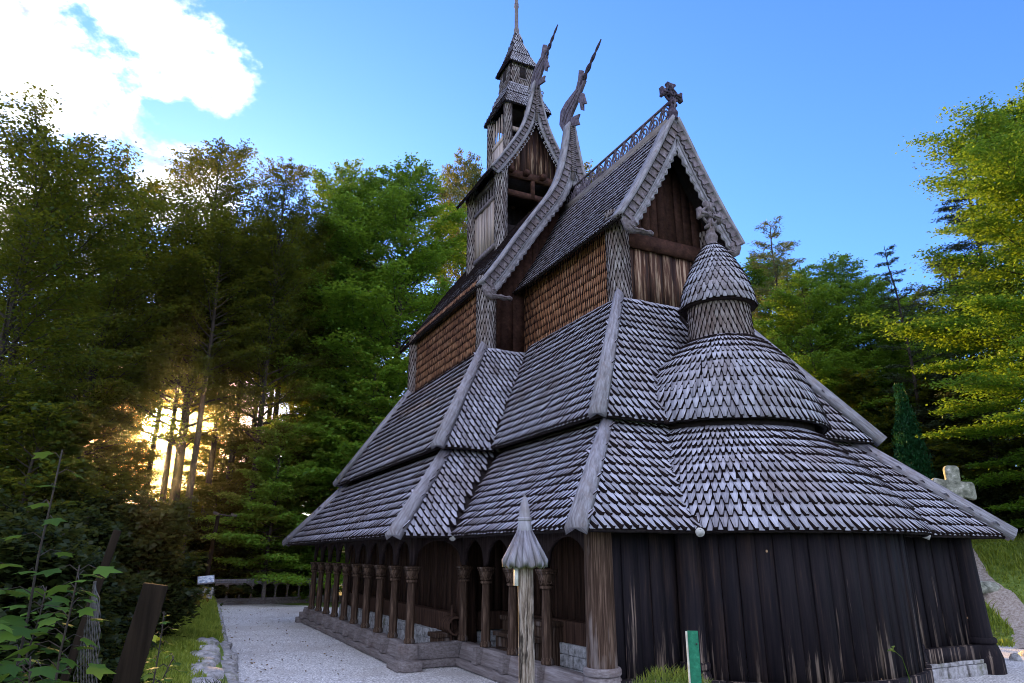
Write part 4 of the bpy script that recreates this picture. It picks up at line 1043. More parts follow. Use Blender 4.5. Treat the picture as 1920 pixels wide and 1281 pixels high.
def inst(proto, x, y, H=None, rot=0, sxy=None, label='', cat='tree', group=None, mat=None, z=None):
    src = PROTO[proto]; first = not src.get('used')
    base_h = {'beech_open': 21, 'beech_tall': 26, 'beech_green': 25, 'beech_high': 24, 'beech_big': 20, 'spruce': 21, 'larch': 20, 'thin_spruce': 19, 'shrub': 3.4, 'shrub_green': 3.4, 'under': 8}[proto]
    if first: r = src; src['used'] = 1
    else:
        r = src.copy(); COL.objects.link(r)
        for ch in list(src.children):
            c = ch.copy(); COL.objects.link(c); c.parent = r
    s = (H or base_h)/base_h
    r.location = (x, y, float(height(x, y)) if z is None else z); r.scale = ((sxy or 1)*s, (sxy or 1)*s, s); r.rotation_euler = (0, 0, rot)
    if mat:
        for ch in r.children:
            if 'crown' in ch.name: 
                ch.material_slots[0].link = 'OBJECT'; ch.material_slots[0].material = MATS[mat]
    tag(r, label, cat, group); return r
G1 = 'dark beeches west of the yard'; G2 = 'trees in the wood behind the yard'; G3 = 'trees on the hill to the right'
def onray(px, d, off=0):
    """plan position seen in direction px at horizontal distance d (used while surveying the photo)"""
    yaw = math.radians(26.2068); f = 1341.0; a = math.atan((px-960)/f)+yaw
    return d*math.sin(a), d*math.cos(a)
def ontop(px, py, d):
    """plan position and height of a tree whose top was surveyed at (px, py), at horizontal distance d"""
    p = math.radians(17.3336); yaw = math.radians(26.2068); a = px-960; b = 640.5-py; fw = 1280*math.cos(p)-b*math.sin(p); up = 1280*math.sin(p)+b*math.cos(p)
    h = math.hypot(fw, a); az = math.atan2(a, fw)+yaw
    return d*math.sin(az), d*math.cos(az), 2.3+up/h*d
def T(proto, px, d, H, label, group, top=None, **k):
    if top:
        x, y, zt = ontop(px, top, d); H = zt-float(height(x, y))
    else: x, y = onray(px, d)
    return inst(proto, x, y, H, label=label, group=group, rot=random.uniform(0, 6.28) if 'rot' not in k else k.pop('rot'), **k)
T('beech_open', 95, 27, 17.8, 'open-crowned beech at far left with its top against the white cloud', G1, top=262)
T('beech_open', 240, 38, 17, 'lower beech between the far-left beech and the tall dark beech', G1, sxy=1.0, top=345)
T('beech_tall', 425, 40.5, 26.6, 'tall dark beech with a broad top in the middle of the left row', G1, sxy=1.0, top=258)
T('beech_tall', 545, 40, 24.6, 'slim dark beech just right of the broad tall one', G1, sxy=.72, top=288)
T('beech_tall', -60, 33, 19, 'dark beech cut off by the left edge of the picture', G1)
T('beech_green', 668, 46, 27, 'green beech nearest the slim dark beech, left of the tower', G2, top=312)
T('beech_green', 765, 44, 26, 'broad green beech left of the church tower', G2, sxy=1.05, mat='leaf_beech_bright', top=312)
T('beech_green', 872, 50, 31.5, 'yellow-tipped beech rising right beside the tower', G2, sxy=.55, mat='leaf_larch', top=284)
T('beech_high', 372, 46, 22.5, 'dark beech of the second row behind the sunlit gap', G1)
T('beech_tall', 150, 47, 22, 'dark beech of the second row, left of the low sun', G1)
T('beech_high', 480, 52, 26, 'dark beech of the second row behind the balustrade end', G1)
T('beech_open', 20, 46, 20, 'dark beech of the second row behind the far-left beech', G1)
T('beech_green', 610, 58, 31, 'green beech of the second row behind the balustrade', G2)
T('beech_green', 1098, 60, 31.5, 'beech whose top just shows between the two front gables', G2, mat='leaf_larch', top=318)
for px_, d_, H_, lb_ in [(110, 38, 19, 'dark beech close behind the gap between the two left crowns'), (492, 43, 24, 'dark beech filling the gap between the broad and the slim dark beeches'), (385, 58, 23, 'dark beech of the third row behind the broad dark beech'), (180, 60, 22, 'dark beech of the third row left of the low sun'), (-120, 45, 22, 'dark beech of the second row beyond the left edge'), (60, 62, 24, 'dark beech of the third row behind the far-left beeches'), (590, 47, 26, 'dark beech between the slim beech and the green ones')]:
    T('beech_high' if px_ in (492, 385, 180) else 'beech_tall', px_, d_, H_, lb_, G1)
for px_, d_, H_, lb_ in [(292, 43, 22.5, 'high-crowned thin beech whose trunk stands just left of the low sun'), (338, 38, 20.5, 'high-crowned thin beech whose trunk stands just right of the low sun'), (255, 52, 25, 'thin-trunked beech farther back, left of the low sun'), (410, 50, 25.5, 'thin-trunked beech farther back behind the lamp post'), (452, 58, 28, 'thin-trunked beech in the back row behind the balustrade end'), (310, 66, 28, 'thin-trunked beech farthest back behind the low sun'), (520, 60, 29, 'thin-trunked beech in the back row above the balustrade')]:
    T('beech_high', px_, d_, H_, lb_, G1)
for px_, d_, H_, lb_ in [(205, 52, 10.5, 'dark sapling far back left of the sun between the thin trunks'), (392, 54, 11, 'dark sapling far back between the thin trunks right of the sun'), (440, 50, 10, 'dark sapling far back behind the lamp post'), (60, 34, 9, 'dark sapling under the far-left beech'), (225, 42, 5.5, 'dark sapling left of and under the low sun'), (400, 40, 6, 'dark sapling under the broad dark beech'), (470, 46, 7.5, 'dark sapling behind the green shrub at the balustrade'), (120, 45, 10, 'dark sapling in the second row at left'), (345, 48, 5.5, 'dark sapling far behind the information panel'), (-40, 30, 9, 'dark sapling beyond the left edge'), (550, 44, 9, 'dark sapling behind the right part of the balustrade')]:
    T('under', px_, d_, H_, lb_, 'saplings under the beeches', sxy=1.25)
T('under', 500, 38.8, 9, 'leafy sapling behind the left half of the balustrade', 'saplings under the beeches', mat='leaf_beech')
T('under', 600, 42, 12, 'tall leafy sapling close behind the nave eave', 'saplings under the beeches', mat='leaf_beech_bright')
T('under', 690, 40, 13, 'broad bright sapling hanging over the nave roofs', 'saplings under the beeches', mat='leaf_beech_bright')
T('under', 278, 34, 4.6, 'low dark sapling right of the low sun', 'saplings under the beeches', sxy=1.3)
T('under', 160, 30, 6.5, 'dark sapling below and left of the low sun', 'saplings under the beeches', sxy=1.1)
T('under', 20, 24, 7.5, 'dark sapling at the left edge of the picture', 'saplings under the beeches', sxy=1.1)
T('under', 430, 43, 6, 'dark sapling behind the lamp post', 'saplings under the beeches')
# right side
T('beech_big', 1925, 29, 16.6, 'huge bright green beech filling the right edge', G3, sxy=1.0, top=205)
T('spruce', 1782, 35, 22.5, 'dark spruce whose tiered top stands over the big beech', G3, sxy=1.0, top=243)
T('larch', 1435, 40, 23.4, 'feathery larch right of the chancel gable', G3, top=400)
T('thin_spruce', 1664, 37, 17.6, 'thin dark spruce with a leaning top and sky behind it', G3, top=447)
T('beech_green', 1560, 42, 20.5, 'yellow-green beech between the larch and the thin spruce', G3, mat='leaf_beech_bright', sxy=1.1, top=482)
T('beech_green', 1430, 47, 20.5, 'green beech close behind the turret finial and the gable foot', G3, sxy=1.2, top=480)
for px_, d_, H_, lb_, m_ in [(1500, 38, 515, 'bright beech just right of the turret finial', 'leaf_beech_bright'), (1612, 39, 520, 'mid green beech left of the thin spruce', 'leaf_beech_bright'), (1700, 39, 610, 'bright low beech below the thin spruce', 'leaf_beech')]:
    T('beech_green', px_, d_, 0, lb_, G3, top=H_, sxy=1.05, mat=m_)
T('spruce', 1640, 50, 17, 'dark spruce in the back row behind the right roof slopes', G3)
T('spruce', 1740, 44, 12, 'dark spruce low behind the yew', G3)
T('beech_green', 1440, 46, 17, 'green beech at the foot of the larch', G3, sxy=1.2, mat='leaf_beech_bright')
T('beech_green', 1720, 44, 15, 'green beech low behind the thin spruce', G3, sxy=1.3, top=575)
T('beech_tall', 1780, 46, 15, 'dark beech in the shade behind the stone cross', G3, sxy=1.4)
T('beech_tall', 1640, 52, 16, 'dark beech in the back row behind the roof corner', G3, sxy=1.3)
T('beech_tall', 1900, 44, 16, 'dark beech behind the huge bright beech', G3, sxy=1.4)
T('under', 1560, 33, 7.5, 'leafy sapling behind the right roof slopes', 'saplings on the hill', mat='leaf_beech')
T('under', 1660, 36, 8, 'dark sapling right of the right roof slopes', 'saplings on the hill')
T('under', 1820, 37, 7, 'dark sapling right behind the stone cross', 'saplings on the hill', sxy=1.3)
T('under', 1900, 33, 6, 'dark sapling at the right edge under the big beech', 'saplings on the hill', sxy=1.2)
T('under', 1740, 40, 8, 'dark sapling in the shade behind the yew', 'saplings on the hill', sxy=1.3)
# shrubs
shr = [(40, 15, 3.0, 'dark shrub behind the maple seedlings'), (150, 17, 3.2, 'dark shrub left of the leaning fence post'), (255, 19, 3.3, 'dark shrub between the two fence posts'), (262, 24, 3.0, 'dark shrub behind the thick fence post'), (235, 28, 3.2, 'dark shrub left of the information panel'),
       (200, 24, 4.2, 'dark shrub under the low sun'), (90, 22, 4.2, 'dark shrub under the far-left beech'), (-20, 18, 4.2, 'dark shrub at the left edge'), (250, 34, 3.6, 'dark shrub behind the information panel'), (120, 11, 2.3, 'low dark shrub close to the seedlings'), (20, 10, 2.6, 'low dark shrub at the lower left corner')]
for px, d, H, lb in shr: T('shrub', px, d, H, lb, 'shrubs along the fence', cat='shrub')
for px, d, H, lb, m_ in [(440, 40, 3.6, 'green shrub behind the left end of the balustrade', None), (520, 40.5, 2.2, 'low green shrub behind the middle of the balustrade', None), (570, 39.5, 3.0, 'bright green shrub beside the nave corner', 'leaf_beech_bright'), (395, 39, 4.4, 'dark leafy shrub behind the lamp post', 'leaf_shrub'), (1880, 31, 2.0, 'low dark shrub on the hill right of the cross', 'leaf_shrub'), (1620, 30, 3.5, 'green shrub hidden behind the roof corner', None)]:
    T('shrub_green', px, d, H, lb, 'shrubs behind the yard', cat='shrub', mat=m_)
# far wood
def far_wood(name, arcs, mat, seed):
    g = np.random.default_rng(seed); mb = MB()
    for (p0, p1, d0, d1, zt, dens) in arcs:
        M = int((p1-p0)/1341*d0*zt*dens); px = g.uniform(p0, p1, M); a = np.arctan((px-960)/1341)+math.radians(26.2068); d = g.uniform(d0, d1, M)
        top = zt*(.8+.2*np.sin(px*.03)+.1*np.sin(px*.11)); z = top*g.random(M)**.8-2
        C = np.stack([d*np.sin(a), d*np.cos(a), z], -1); cl = np.sin(C[:, 0]*.7)*np.sin(C[:, 2]*.9+C[:, 1]*.6); C = C[cl > -.5]; M = len(C)
        N_ = unit(g.normal(0, .5, (M, 3))+np.array([0, 0, .8])); D_ = unit(np.cross(N_, g.normal(0, 1, (M, 3))))
        leaf_mesh(mb, C, N_, D_, .42*g.uniform(.6, 1.2, M), .3, g.random(M))
    o = mb.build(name, mat); struct(o, 'stuff')
far_wood('distant_woodland', [(1380, 2500, 58, 78, 15, 26), (560, 1150, 68, 85, 12, 22), (-700, 560, 75, 95, 8.0, 20)], 'leaf_beech_shaded', 91)
# yew
def yew():
    root = bpy.data.objects.new('yew_tree', None); COL.objects.link(root); x, y = onray(1738, 30); root.location = (x, y, float(height(x, y)))
    g = np.random.default_rng(5); M = 26000; z = g.random(M)**.9*6.0; a = g.uniform(0, 2*AP, M); col = np.floor(g.random(M)*9); ca = col*2.4; cr = .55
    R = .62*(1-(z/6.2)**2.2)**.5*(1+.30*np.sin(z*4+col*1.9)*np.sin(a*2+col)); cx0 = np.cos(ca)*cr*(1-z/6.5); cy0 = np.sin(ca)*cr*(1-z/6.5); hh = 6-1.4*np.abs(np.sin(col*1.7)); z = z*hh/6
    C = np.stack([cx0+np.cos(a)*R*g.random(M)**.4*.8, cy0+np.sin(a)*R*g.random(M)**.4*.8, z+.1], -1)
    N_ = unit(g.normal(0, 1, (M, 3))); D_ = unit(np.array([0, 0, 1.])+g.normal(0, .35, (M, 3))); D_ = unit(D_-N_*(D_*N_).sum(1)[:, None])
    mb = MB(); leaf_mesh(mb, C, N_, D_, .13, .035, g.random(M)); mb.build('crown', 'leaf_yew', root).location = (0, 0, 0)
    mb = MB(); mb.tube([(0, 0, -.3), (0, 0, 4.5)], [.12, .03], 8); mb.build('trunk', 'bark', root).location = (0, 0, 0)
    tag(root, 'narrow upright dark green yew standing behind the stone cross', 'tree')
yew()

# ------------------------------------------------------------------ stone cross
x, y = onray(1812, 26.5); zb = float(height(x, y))
t = thing('stone_cross', 'weathered grey lichened stone cross standing on the grassy hill', 'cross', (x, y, zb))
yw = math.atan2(x, y); ca, sa = math.cos(yw-.10), math.sin(yw-.10)
mb = MB(); H0 = 2.95-zb+2.05
z2_ = 5.05-zb
out = [(-.24, -.2), (.26, -.2), (.25, z2_-1.15), (.31, z2_-1.0), (.78, z2_-1.12), (.87, z2_-1.04), (.86, z2_-.62), (.78, z2_-.54), (.32, z2_-.52), (.35, z2_-.10), (.27, z2_-.01), (-.20, z2_+.01), (-.30, z2_-.08), (-.28, z2_-.46), (-.82, z2_-.36), (-.92, z2_-.44), (-.88, z2_-.86), (-.78, z2_-.93), (-.29, z2_-.96), (-.22, z2_-1.15)]
def crs(p, tt): p = (p[0]*.70, p[1]); return (x+ca*p[0]-sa*0+math.sin(yw-.25)*tt, y-math.sin(yw-.25)*p[0]+math.cos(yw-.25)*tt, zb+p[1])
mb.prism(out, crs, -.14, .14, 0); mb.build('cross_slab', 'lichen_stone', t, bevel=.05)
mb = MB()
for i in range(5):
    a = i*1.3; mb.lathe([(.28, -.1), (.33, .08), (.2, .2), (.02, .24)], (x+.42*math.cos(a), y+.42*math.sin(a), zb), 7, 0)
mb.build('footing_stone', 'lichen_stone', t)
# pale stone beside the path
for px_, d_, s_, lb in [(1908, 21.5, .35, 'flat pale stone beside the dirt path'), (1866, 20.4, .12, 'small grey stone at the foot of the dirt path')]:
    x, y = onray(px_, d_); mb = MB(); mb.lathe([(s_, -.1), (s_*1.05, .06), (s_*.7, .14), (s_*.1, .17)], (0, 0, 0), 9, 0, rf=lambda t, z: 1+.2*math.sin(3*t+1)+.1*math.sin(5*t))
    o = mb.build('field_stone', 'plinth_stone'); o.location = (x, y, float(height(x, y))); tag(o, lb, 'stone')

# ------------------------------------------------------------------ stone edging of the verge
mb = MB()
t = thing('stone_edging', 'low rough dry-stone edging between the grass verge and the gravel', 'stone wall', (1.4, 16, 0))
def rock(mb, c, sx, sy, sz, seed):
    g = random.Random(seed); n = 9; V = []
    for k, (rr, zz) in enumerate([(1, -.3), (1.02, .35), (.93, .8), (.55, 1.0)]):
        for j in range(n):
            a = 2*AP*j/n+.2*k; q = rr*(1+g.uniform(-.14, .14)); sq = 1/max(abs(math.cos(a)), abs(math.sin(a)))**.55
            V.append((c[0]+sx*q*sq*math.cos(a), c[1]+sy*q*sq*math.sin(a), c[2]+sz*(zz+g.uniform(-.08, .08))))
    F = [(i*n+j, i*n+(j+1) % n, (i+1)*n+(j+1) % n, (i+1)*n+j) for i in range(3) for j in range(n)]+[tuple(3*n+j for j in range(n))]
    mb.add(V, F, 0, r=g.random())
k = 0; yy = 11.0
while yy < 20.5:
    dy = random.uniform(.35, .8)
    for row in range(2 if yy < 18.5 else 1):
        mb = MB(); rock(mb, (xedge(yy)-.16-row*.36+random.uniform(-.06, .06), yy+random.uniform(-.08, .08), .03+.10*row), .22+random.random()*.08, dy*.56, .16+.12*(row > 0)+random.random()*.05, k)
        mb.build('stone', 'stone', t, bevel=.012); k += 1
    yy += dy*1.02
yy = 20.5; mb = MB()
while yy < 36.5:
    rock(mb, (xedge(yy)-.02, yy, .0), .10, .3, .14, k); k += 1; yy += .6
mb.build('kerb_stones', 'stone', t)

# ------------------------------------------------------------------ balustrade
BY = 37.3
t = thing('balustrade', 'weathered grey wooden balustrade with small arches closing the gravel yard', 'balustrade', (5.5, BY, 0))
mb = MB(); mb.box((2.4, BY-.14, 1.08), (11.5, BY+.14, 1.17)); mb.box((2.4, BY-.09, .99), (11.5, BY+.09, 1.078)); mb.build('handrail', 'grey_board', t, bevel=.01)
mb = MB(); mb.box((2.4, BY-.16, .0), (11.5, BY+.14, .16)); mb.box((2.4, BY-.10, .162), (11.5, BY+.10, .30)); mb.build('bottom_rail', 'sill_wood', t, bevel=.01)
xs_ = np.arange(2.55, 11.5, .56)
mb = MB()
for i, x in enumerate(xs_[:-1]): arch_bay(mb, (x, BY), (x+.56, BY), .74, .99, .09, .09)
mb.build('arch_board', 'sill_wood', t)
for i, x in enumerate(xs_):
    mb = MB()
    if i % 6 == 4: mb.box((x-.085, BY-.17, .16), (x+.085, BY+.1, 1.1)); mb.build('rail_post', 'sill_wood', t, bevel=.01)
    else:
        mb.lathe([(.065, .30), (.07, .36), (.045, .4), (.042, .62), (.06, .66), (.075, .74)], (x, BY, 0), 10, 0); mb.build('baluster', 'sill_wood', t)

# ------------------------------------------------------------------ information stand, lamp post
x, y = 1.95, 34.5; zb = .33
t = thing('information_stand', 'slanted information panel on a stone block pier at the yard corner', 'information stand', (x, y, zb))
mb = MB(); stones(mb, (x-.36, y), (x+.36, y), zb-.3, .92, .62, 1, h=.14); mb.build('stone_pier', 'stone', t, bevel=.012)
mb = MB()
V = [(x-.34, y-.22, 1.08), (x+.36, y-.22, 1.14), (x+.36, y+.26, 1.44), (x-.34, y+.26, 1.38)]; V += [(a, b+.02, c-.05) for a, b, c in V]
mb.add(V, [(0,1,2,3),(7,6,5,4),(0,4,5,1),(1,5,6,2),(2,6,7,3),(3,7,4,0)], 0); o = mb.build('panel_frame', 'grey_board', t)
mb = MB(); mb.add([(a, b-.002, c+.006) for a, b, c in [(x-.31, y-.20, 1.095), (x+.33, y-.20, 1.15), (x+.33, y+.23, 1.42), (x-.31, y+.23, 1.365)]], [(0,1,2,3)], 0); mb.build('panel_face', 'panel_face', o)
mb = MB(); mb.box((x-.08, y-.05, .9), (x-.02, y+.05, 1.2)); mb.box((x+.1, y-.05, .9), (x+.16, y+.05, 1.2)); mb.build('bracket', 'black_iron', t)
x, y = 2.12, 36.2
t = thing('lamp_post', 'slim dark wooden post carrying two small spotlights beside the balustrade', 'lamp post', (x, y, 0))
mb = MB(); mb.tube([(x-.08, y, -.3), (x, y, 2.2), (x+.12, y, 4.05)], [.11, .10, .09], 10); mb.build('pole', 'fence_wood', t, smooth=True)
mb = MB(); mb.bar((x-.05, y-.05, 4.15), (x+.75, y-.05, 4.05), .05, .05, 0); mb.build('cross_arm', 'black_iron', t)
for a, b in ((-.0, .12), (.78, -.12)):
    mb = MB(); mb.bar((x+a-.10, y-.12, 4.17+b*.3), (x+a+.16, y-.2, 4.08+b*.2), .20, .12, 0); o = mb.build('lamp_head', 'metal_dull', t, bevel=.015)
# small birdhouse-like lamp on the trunk is left as a knob
# fallen leaves on the gravel
mb = MB(); M = 260; lx = rng.uniform(1.8, 6.0, M); ly = rng.uniform(11, 34, M); lx = xedge(ly)+.05+(rng.random(M)**1.7)*np.where(ly > 14.5, 2.9, 6.0)
C = np.stack([lx, ly, height(lx, ly)+.035], -1); N_ = unit(rng.normal(0, .25, (M, 3))+np.array([0, 0, 1.])); D_ = unit(np.cross(N_, rng.normal(0, 1, (M, 3))))
leaf_mesh(mb, C, N_, D_, .075*rng.uniform(.6, 1.3, M), .045, rng.random(M)); struct(mb.build('leaf_litter', 'dead_leaf'), 'stuff')
# ------------------------------------------------------------------ foreground posts
x, y = onray(984, 5.4); zb = float(height(x, y))
t = thing('finial_post', 'weathered wooden post with a pointed carved cap in front of the gallery', 'post', (x, y, zb))
mb = MB(); g = random.Random(4); n = 18; V = []; zs = np.linspace(zb-.2, 2.21, 26)
for i, z in enumerate(zs):
    for j in range(n):
        a = 2*AP*j/n; q = .058*(1+.05*math.sin(3*a+z*2)+.10*math.exp(-((a-5.2)/.35)**2)*math.sin(z*9)**2-.18*math.exp(-((a-4.5)/.18)**2)+g.uniform(-.02, .02)); V.append((x+q*math.cos(a)+.008*math.sin(z*1.3), y+q*math.sin(a), z))
F = [(i*n+j, i*n+(j+1) % n, (i+1)*n+(j+1) % n, (i+1)*n+j) for i in range(25) for j in range(n)]; mb.add(V, F, 0)
mb.build('shaft', 'old_post', t, smooth=True)
mb = MB()
mb.lathe([(.052, 2.46), (.058, 2.48), (.05, 2.535), (.046, 2.545), (.053, 2.552), (.054, 2.565), (.045, 2.572), (.041, 2.62), (.027, 2.69), (.004, 2.745)], (x, y, 0), 20)
o = mb.build('finial', 'grey_board', t, smooth=True)
mb = MB(); n = 10
for i in range(n):
    a = 2*AP*(i+.3)/n; da = AP/n; ct = lambda r, aa, z: (x+r*math.cos(aa), y+r*math.sin(aa), z)
    V = [ct(.052, a-da*.8, 2.475), ct(.052, a+da*.8, 2.475), ct(.165, a+da*.95, 2.235), ct(.155, a, 2.215), ct(.165, a-da*.95, 2.235), ct(.04, a-da*.8, 2.45), ct(.04, a+da*.8, 2.45), ct(.15, a+da*.95, 2.215), ct(.14, a, 2.195), ct(.15, a-da*.95, 2.215)]
    mb.add(V, [(0,4,3,2,1),(5,6,7,8,9),(0,1,6,5),(1,2,7,6),(2,3,8,7),(3,4,9,8),(4,0,5,9)], 0, r=random.random()*.5)
    b = a+da
    V = [ct(.056, b-da*.30, 2.482), ct(.056, b+da*.30, 2.482), ct(.178, b+da*.36, 2.262), ct(.178, b-da*.36, 2.262), ct(.045, b-da*.55, 2.45), ct(.045, b+da*.55, 2.45), ct(.172, b+da*.5, 2.212), ct(.172, b-da*.5, 2.212)]
    mb.add(V, [(0,3,2,1),(4,5,6,7),(0,1,5,4),(1,2,6,5),(2,3,7,6),(3,0,4,7)], 0, r=random.random()*.4)
mb.build('cap', 'grey_board', t)
mb = MB(); mb.box((x-.085, y-.03, 2.08), (x-.070, y+.02, 2.24)); mb.build('marker_strip', 'white_strip', t)
x, y = onray(1287, 3.6); zb = float(height(x, y))
yw = math.radians(35)
t = thing('green_stake', 'flat green painted metal stake in front of the dark plank wall', 'stake', (x, y, zb), rz=-yw)
for nm, lo, hi, m_ in (('stake_face', (-.022, -.012, -.2), (.026, .008, 1.955-zb), 'green_paint'), ('stake_edge', (-.031, -.010, -.2), (-.0222, .006, 1.953-zb), 'bare_edge')):
    mb = MB(); mb.box(lo, hi); o = mb.build(nm, m_); o.parent = t; o.location = (0, 0, 0)
mb = MB()
for z in (1.90-zb, 1.73-zb): mb.lathe([(.004, -.003), (.004, .003)], (.016, -.0125, z), 8)
o = mb.build('bolt_hole', 'black_iron'); o.parent = t; o.location = (0, 0, 0)
# weeds in front
def weed(x, y, pts, label, heads):
    zb = float(height(x, y)); t = thing('weed_stalk', label, 'weed', (x, y, zb)); mb = MB(); P_ = [(x+a, y+b, zb+c) for a, b, c in pts]; mb.tube(P_, np.linspace(.0035, .0015, len(P_)), 5); mb.build('stalk', 'grass_blade', t)
    mb = MB()
    for k in heads:
        p = np.array(P_[k]); C = p+rng.normal(0, .008, (14, 3)); N_ = unit(rng.normal(0, 1, (14, 3))); D_ = unit(np.cross(N_, rng.normal(0, 1, (14, 3)))); leaf_mesh(mb, C, N_, D_, .022, .010, rng.random(14))
    mb.build('seed_head', 'grass_blade', t)
x, y = onray(1668, 4.6); weed(x, y, [(0.05, 0, -.05), (.03, 0, .35), (0, 0, .62), (-.03, 0, .72), (-.085, .01, .765)], 'thin green weed stalk with a nodding head in front of the right wall', [4])
x, y = onray(1466, 4.4); weed(x, y, [(0, 0, -.05), (0, 0, .3), (-.02, 0, .45)], 'short green weed stalk in front of the middle of the wall', [2])

# fence left: leaning posts and sagging chain link
def fpost(px, d, top, wid, dx, label, tz):
    x, y = onray(px, d); zb = float(height(x, y)); mb = MB(); mb.bar((x+dx, y, zb-.3), (x, y, top), wid, wid, 0, up=(0, 1, 0))
    o = mb.build('fence_post', 'fence_wood', loc=(x, y, zb), bevel=.006); tag(o, label, 'fence post', 'posts of the sagging fence'); return o
fpost(301, 3.7, 2.17, .105, -.22, 'thick dark square fence post leaning, nearest the camera', 0)
fpost(213, 5.6, 2.46, .05, -.32, 'thin dark fence post leaning right behind the curled wire mesh', 0)
fpost(283, 14, 1.6, .11, .02, 'far dark fence post next to the grass verge', 0)
def mesh_fence(name, label, cols, rows, P, wire=.0022):
    mb = MB()
    for i in range(-rows, cols):
        for sgn in (1, -1):
            pts = []
            for j in range(rows+1):
                u = (i+j if sgn == 1 else i+rows-j)/cols
                if 0 <= u <= 1: pts.append(P(u, j/rows))
            if len(pts) > 1: mb.tube(pts, wire, 3, 0, cap=False)
    mb.tube([P(u, 1) for u in np.linspace(0, 1, 30)], wire*2.6, 5, 0)
    o = mb.build(name, 'metal_dull'); tag(o, label, 'fence', 'chain link fences'); return o
def Pm(u, v):
    w = 1-v; px = 187-24*w+u*78*w**.6; d = 4.3-.7*u*w**.5; x, y = onray(px, d); return (x, y, 2.15-1.05*w+.02*math.sin(u*7))
mesh_fence('chain_link_fence', 'sagging curled chain link mesh hanging at the lower left', 7, 15, Pm, .003)
def Pm3(u, v): return (2.6+8*u, 38.6, .0+1.55*v)
mesh_fence('chain_link_fence', 'green-grey chain link fence behind the wooden balustrade', 90, 18, Pm3, .005)
mb = MB(); x, y = onray(461, 39.5); mb.tube([(x, y, -1.5), (x, y, 2.75)], .035, 8); o = mb.build('fence_post', 'metal_dull', loc=(x, y, -.5)); tag(o, 'thin metal fence pole standing up behind the balustrade', 'fence post')

# maple seedlings: five-lobed leaves on arching stems
LOBE = np.array([(0, 0), (.20, -.06), (.40, -.02), (.36, .20), (.56, .52), (.24, .55), (0, 1.0), (-.24, .55), (-.56, .52), (-.36, .20), (-.40, -.02), (-.20, -.06)])*np.array([1, .95])
def maple(px, d, H, nl, label, seed, size=.15, lean=(0, 0)):
    g = np.random.default_rng(seed); x, y = onray(px, d); zb = float(height(x, y)); t = thing('maple_seedling', label, 'seedling', (x, y, zb), group='maple seedlings at the lower left')
    top = H-zb; st = MB(); ns = 9; zz = np.linspace(-.1, top, ns); sx = lean[0]*(zz/top)**2+np.cumsum(g.normal(0, .012, ns)); sy = lean[1]*(zz/top)**2+np.cumsum(g.normal(0, .012, ns)); P_ = np.stack([x+sx, y+sy, zb+zz], -1)
    st.tube(P_, np.linspace(.009, .003, ns), 5); lf = MB(); n = len(LOBE)
    for i in range(nl):
        u = (i/nl)**.8; u = min(u+.04, 1); z = top*(.12+.86*u); p = np.array([np.interp(z, zz, P_[:, q]) for q in range(3)])
        az = i*2.4+g.normal(0, .4); L = size*(1.2-.6*u)*g.uniform(.8, 1.3); d_ = np.array([math.cos(az), math.sin(az), .25-.1*u]); e = p+d_*L; st.tube([p, p+d_*L*.5+np.array([0, 0, .02]), e], [.003, .002, .0015], 3, cap=False)
        S_ = size*(1.0-.15*u)*g.uniform(.7, 1.15); dn = unit(np.array([d_[0], d_[1], -.12+g.normal(0, .16)])); nn = unit(np.array([0, 0, 1.])+g.normal(0, .2, 3)+np.array([d_[0], d_[1], 0])*.3); nn = unit(nn-dn*(nn@dn)); sd = np.cross(dn, nn)
        V = e+LOBE[:, 0:1]*S_*sd+LOBE[:, 1:2]*S_*dn-(np.abs(LOBE[:, 0:1])**1.5*.25+LOBE[:, 1:2]**2*.18)*S_*nn
        c = e+dn*S_*.35; VV = np.concatenate([V, c[None]]); lf.add(VV, [(k, (k+1) % n, n) for k in range(n)], 0, r=g.random())
    st.build('stem', 'bark', t); lf.build('leaves', 'leaf_maple', t)
maple(66, 3.6, 2.74, 18, 'tallest maple seedling, rising alone at the far left', 1, .11)
maple(150, 3.4, 2.26, 40, 'bushy maple seedling beside the sagging mesh', 2, .11)
maple(30, 2.9, 2.10, 46, 'maple seedling in the lower left corner', 3, .105)
maple(110, 2.8, 1.98, 50, 'broad maple seedling below the bushy one', 4, .105)
maple(-10, 3.6, 2.3, 26, 'maple seedling cut by the left edge', 5, .14)
maple(70, 4.2, 2.15, 50, 'maple seedling behind the front ones, in the middle of the clump', 6, .12)
maple(165, 2.6, 1.86, 24, 'low maple seedling in front of the mesh', 7, .09)
maple(345, 4.6, 1.75, 20, 'slender seedling right of the thick fence post', 8, .08, (.1, 0))
maple(325, 5.2, 1.95, 26, 'slender seedling just behind the thick fence post', 9, .08)

# ------------------------------------------------------------------ camera, light, sky
cam = bpy.data.cameras.new('camera'); cam.lens = 24; cam.sensor_width = 36; cam.clip_start = .05; cam.clip_end = 3000
co = bpy.data.objects.new('camera', cam); COL.objects.link(co); co.location = (0, 0, 2.3)
co.rotation_euler = (math.radians(90+17.334), 0, -math.radians(26.2068)); S.camera = co
sun = bpy.data.lights.new('sun', 'SUN'); sun.energy = 4.5; sun.angle = math.radians(.6); sun.color = (1, .58, .20)
so = bpy.data.objects.new('sun', sun); COL.objects.link(so)
sd = Vector((math.sin(SUN_AZ)*math.cos(SUN_EL), math.cos(SUN_AZ)*math.cos(SUN_EL), math.sin(SUN_EL)))
so.rotation_euler = sd.to_track_quat('Z', 'Y').to_euler()
w = bpy.data.worlds.new('World'); S.world = w; w.use_nodes = True; nt = w.node_tree; nt.nodes.clear()
out = nt.nodes.new('ShaderNodeOutputWorld'); bg = nt.nodes.new('ShaderNodeBackground'); nt.links.new(bg.outputs[0], out.inputs[0])
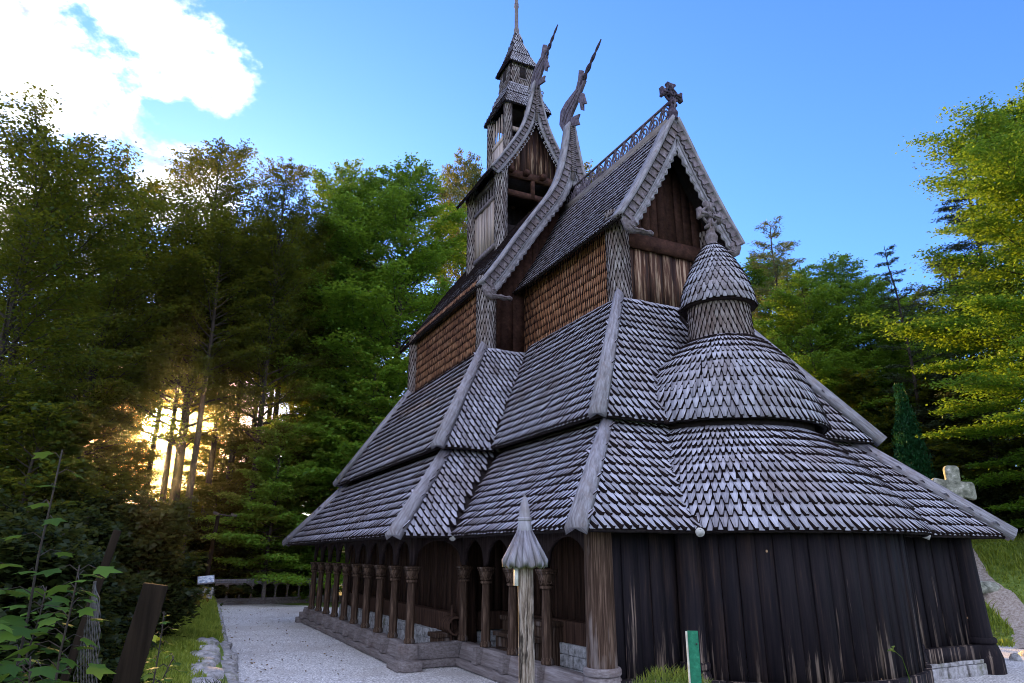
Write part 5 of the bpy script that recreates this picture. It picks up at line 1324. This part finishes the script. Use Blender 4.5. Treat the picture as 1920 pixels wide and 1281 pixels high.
sky = nt.nodes.new('ShaderNodeTexSky'); sky.sky_type = 'NISHITA'; sky.sun_disc = False; sky.sun_elevation = SUN_EL; sky.sun_rotation = SUN_AZ
sky.air_density = 1.0; sky.dust_density = .6; sky.ozone_density = 2.5
tc = nt.nodes.new('ShaderNodeTexCoord'); gen = tc.outputs['Generated']
def vdot(v):
    n = nt.nodes.new('ShaderNodeVectorMath'); n.operation = 'DOT_PRODUCT'; nt.links.new(gen, n.inputs[0]); n.inputs[1].default_value = v; return n.outputs['Value']
def mr(val, a, b, c=0, d=1, smooth=True):
    n = nt.nodes.new('ShaderNodeMapRange'); n.interpolation_type = 'SMOOTHSTEP' if smooth else 'LINEAR'
    nt.links.new(val, n.inputs[0]); n.inputs[1].default_value = a; n.inputs[2].default_value = b; n.inputs[3].default_value = c; n.inputs[4].default_value = d; return n.outputs[0]
def mth(op, a, b):
    n = nt.nodes.new('ShaderNodeMath'); n.operation = op
    for i, q in enumerate((a, b)):
        if hasattr(q, 'links'): nt.links.new(q, n.inputs[i])
        else: n.inputs[i].default_value = q
    return n.outputs[0]
SKY_GAIN = (1.0, 1.0, 1.0)
skyc = mix(nt, 1.0, sky.outputs[0], (.56, .82, 1.46), 'MULTIPLY')
# clouds on a high layer, upper left
sx = nt.nodes.new('ShaderNodeSeparateXYZ'); nt.links.new(gen, sx.inputs[0])
mp = nt.nodes.new('ShaderNodeMapping'); nt.links.new(gen, mp.inputs['Vector']); mp.inputs['Scale'].default_value = (1.0, 1.0, 1.5); mp.inputs['Rotation'].default_value = (.2, .5, .3)
cn = noise(nt, mp.outputs[0], 7.5, 8, .58)
ln = math.sqrt(.30**2+.80**2+.52**2)
msk = mr(vdot((-.175, .85, .50)), .962, .990)
cl = mth('ADD', cn, mth('MULTIPLY', mth('SUBTRACT', msk, .72), .30))
cov = mr(cl, .50, .68)
low = mr(sx.outputs[2], .30, .05)           # thin bright veil low in the west
west = mr(vdot((-.08, .99, .15)), .80, .99)
veil = mth('MULTIPLY', mth('MULTIPLY', low, west), .5)
cov2 = mth('MAXIMUM', cov, veil)
shade = mr(noise(nt, mp.outputs[0], 9, 7, .6), .36, .54, .20, 1.0)
clc = mix(nt, 1.0, (9.5, 9.3, 9.7), shade, 'MULTIPLY')
warm = mix(nt, mr(sx.outputs[2], .45, .12), clc, (6.5, 3.3, 1.0))
col = mix(nt, cov2, skyc, warm)
# unseen thin cloud added overhead and behind the viewer to light this church side
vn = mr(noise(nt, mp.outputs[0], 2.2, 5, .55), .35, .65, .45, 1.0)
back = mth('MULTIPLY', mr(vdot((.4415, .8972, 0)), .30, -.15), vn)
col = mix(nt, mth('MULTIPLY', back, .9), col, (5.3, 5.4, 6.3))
# the low sun and its aureole
sv = (sd.x, sd.y, sd.z); dt = vdot(sv)
glow = mr(dt, math.cos(math.radians(13)), 1.0); glow = mth('POWER', glow, 3.5)
disc = mr(dt, math.cos(math.radians(1.5)), math.cos(math.radians(1.0)))
col = mix(nt, glow, col, (11, 4.3, .45))
col = mix(nt, disc, col, (900, 560, 170))
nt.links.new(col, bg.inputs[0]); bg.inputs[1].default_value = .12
vs = S.view_settings; S.display_settings.display_device = 'sRGB'; vs.view_transform = 'Standard'; vs.look = 'None'; vs.exposure = 1.85; vs.gamma = 1
S.cycles.filter_width = 1.0; S.cycles.max_bounces = 6; S.cycles.diffuse_bounces = 3; S.cycles.glossy_bounces = 2; S.cycles.transmission_bounces = 4; S.cycles.transparent_max_bounces = 4
S.cycles.sample_clamp_indirect = 6; S.cycles.use_denoising = True

mb = MB(); mb.box((-110, -40, -6), (110, 105, 33)); hz = mb.build('haze', 'bark'); hz.data.materials.clear()
m = bpy.data.materials.new('haze'); m.use_nodes = True; nt = m.node_tree; nt.nodes.clear(); o_ = nt.nodes.new('ShaderNodeOutputMaterial'); pv = nt.nodes.new('ShaderNodeVolumePrincipled')
pv.inputs['Color'].default_value = (1, .97, .93, 1); pv.inputs['Density'].default_value = .00014; pv.inputs['Anisotropy'].default_value = .965
nt.links.new(pv.outputs[0], o_.inputs['Volume']); hz.data.materials.append(m); struct(hz, 'stuff')
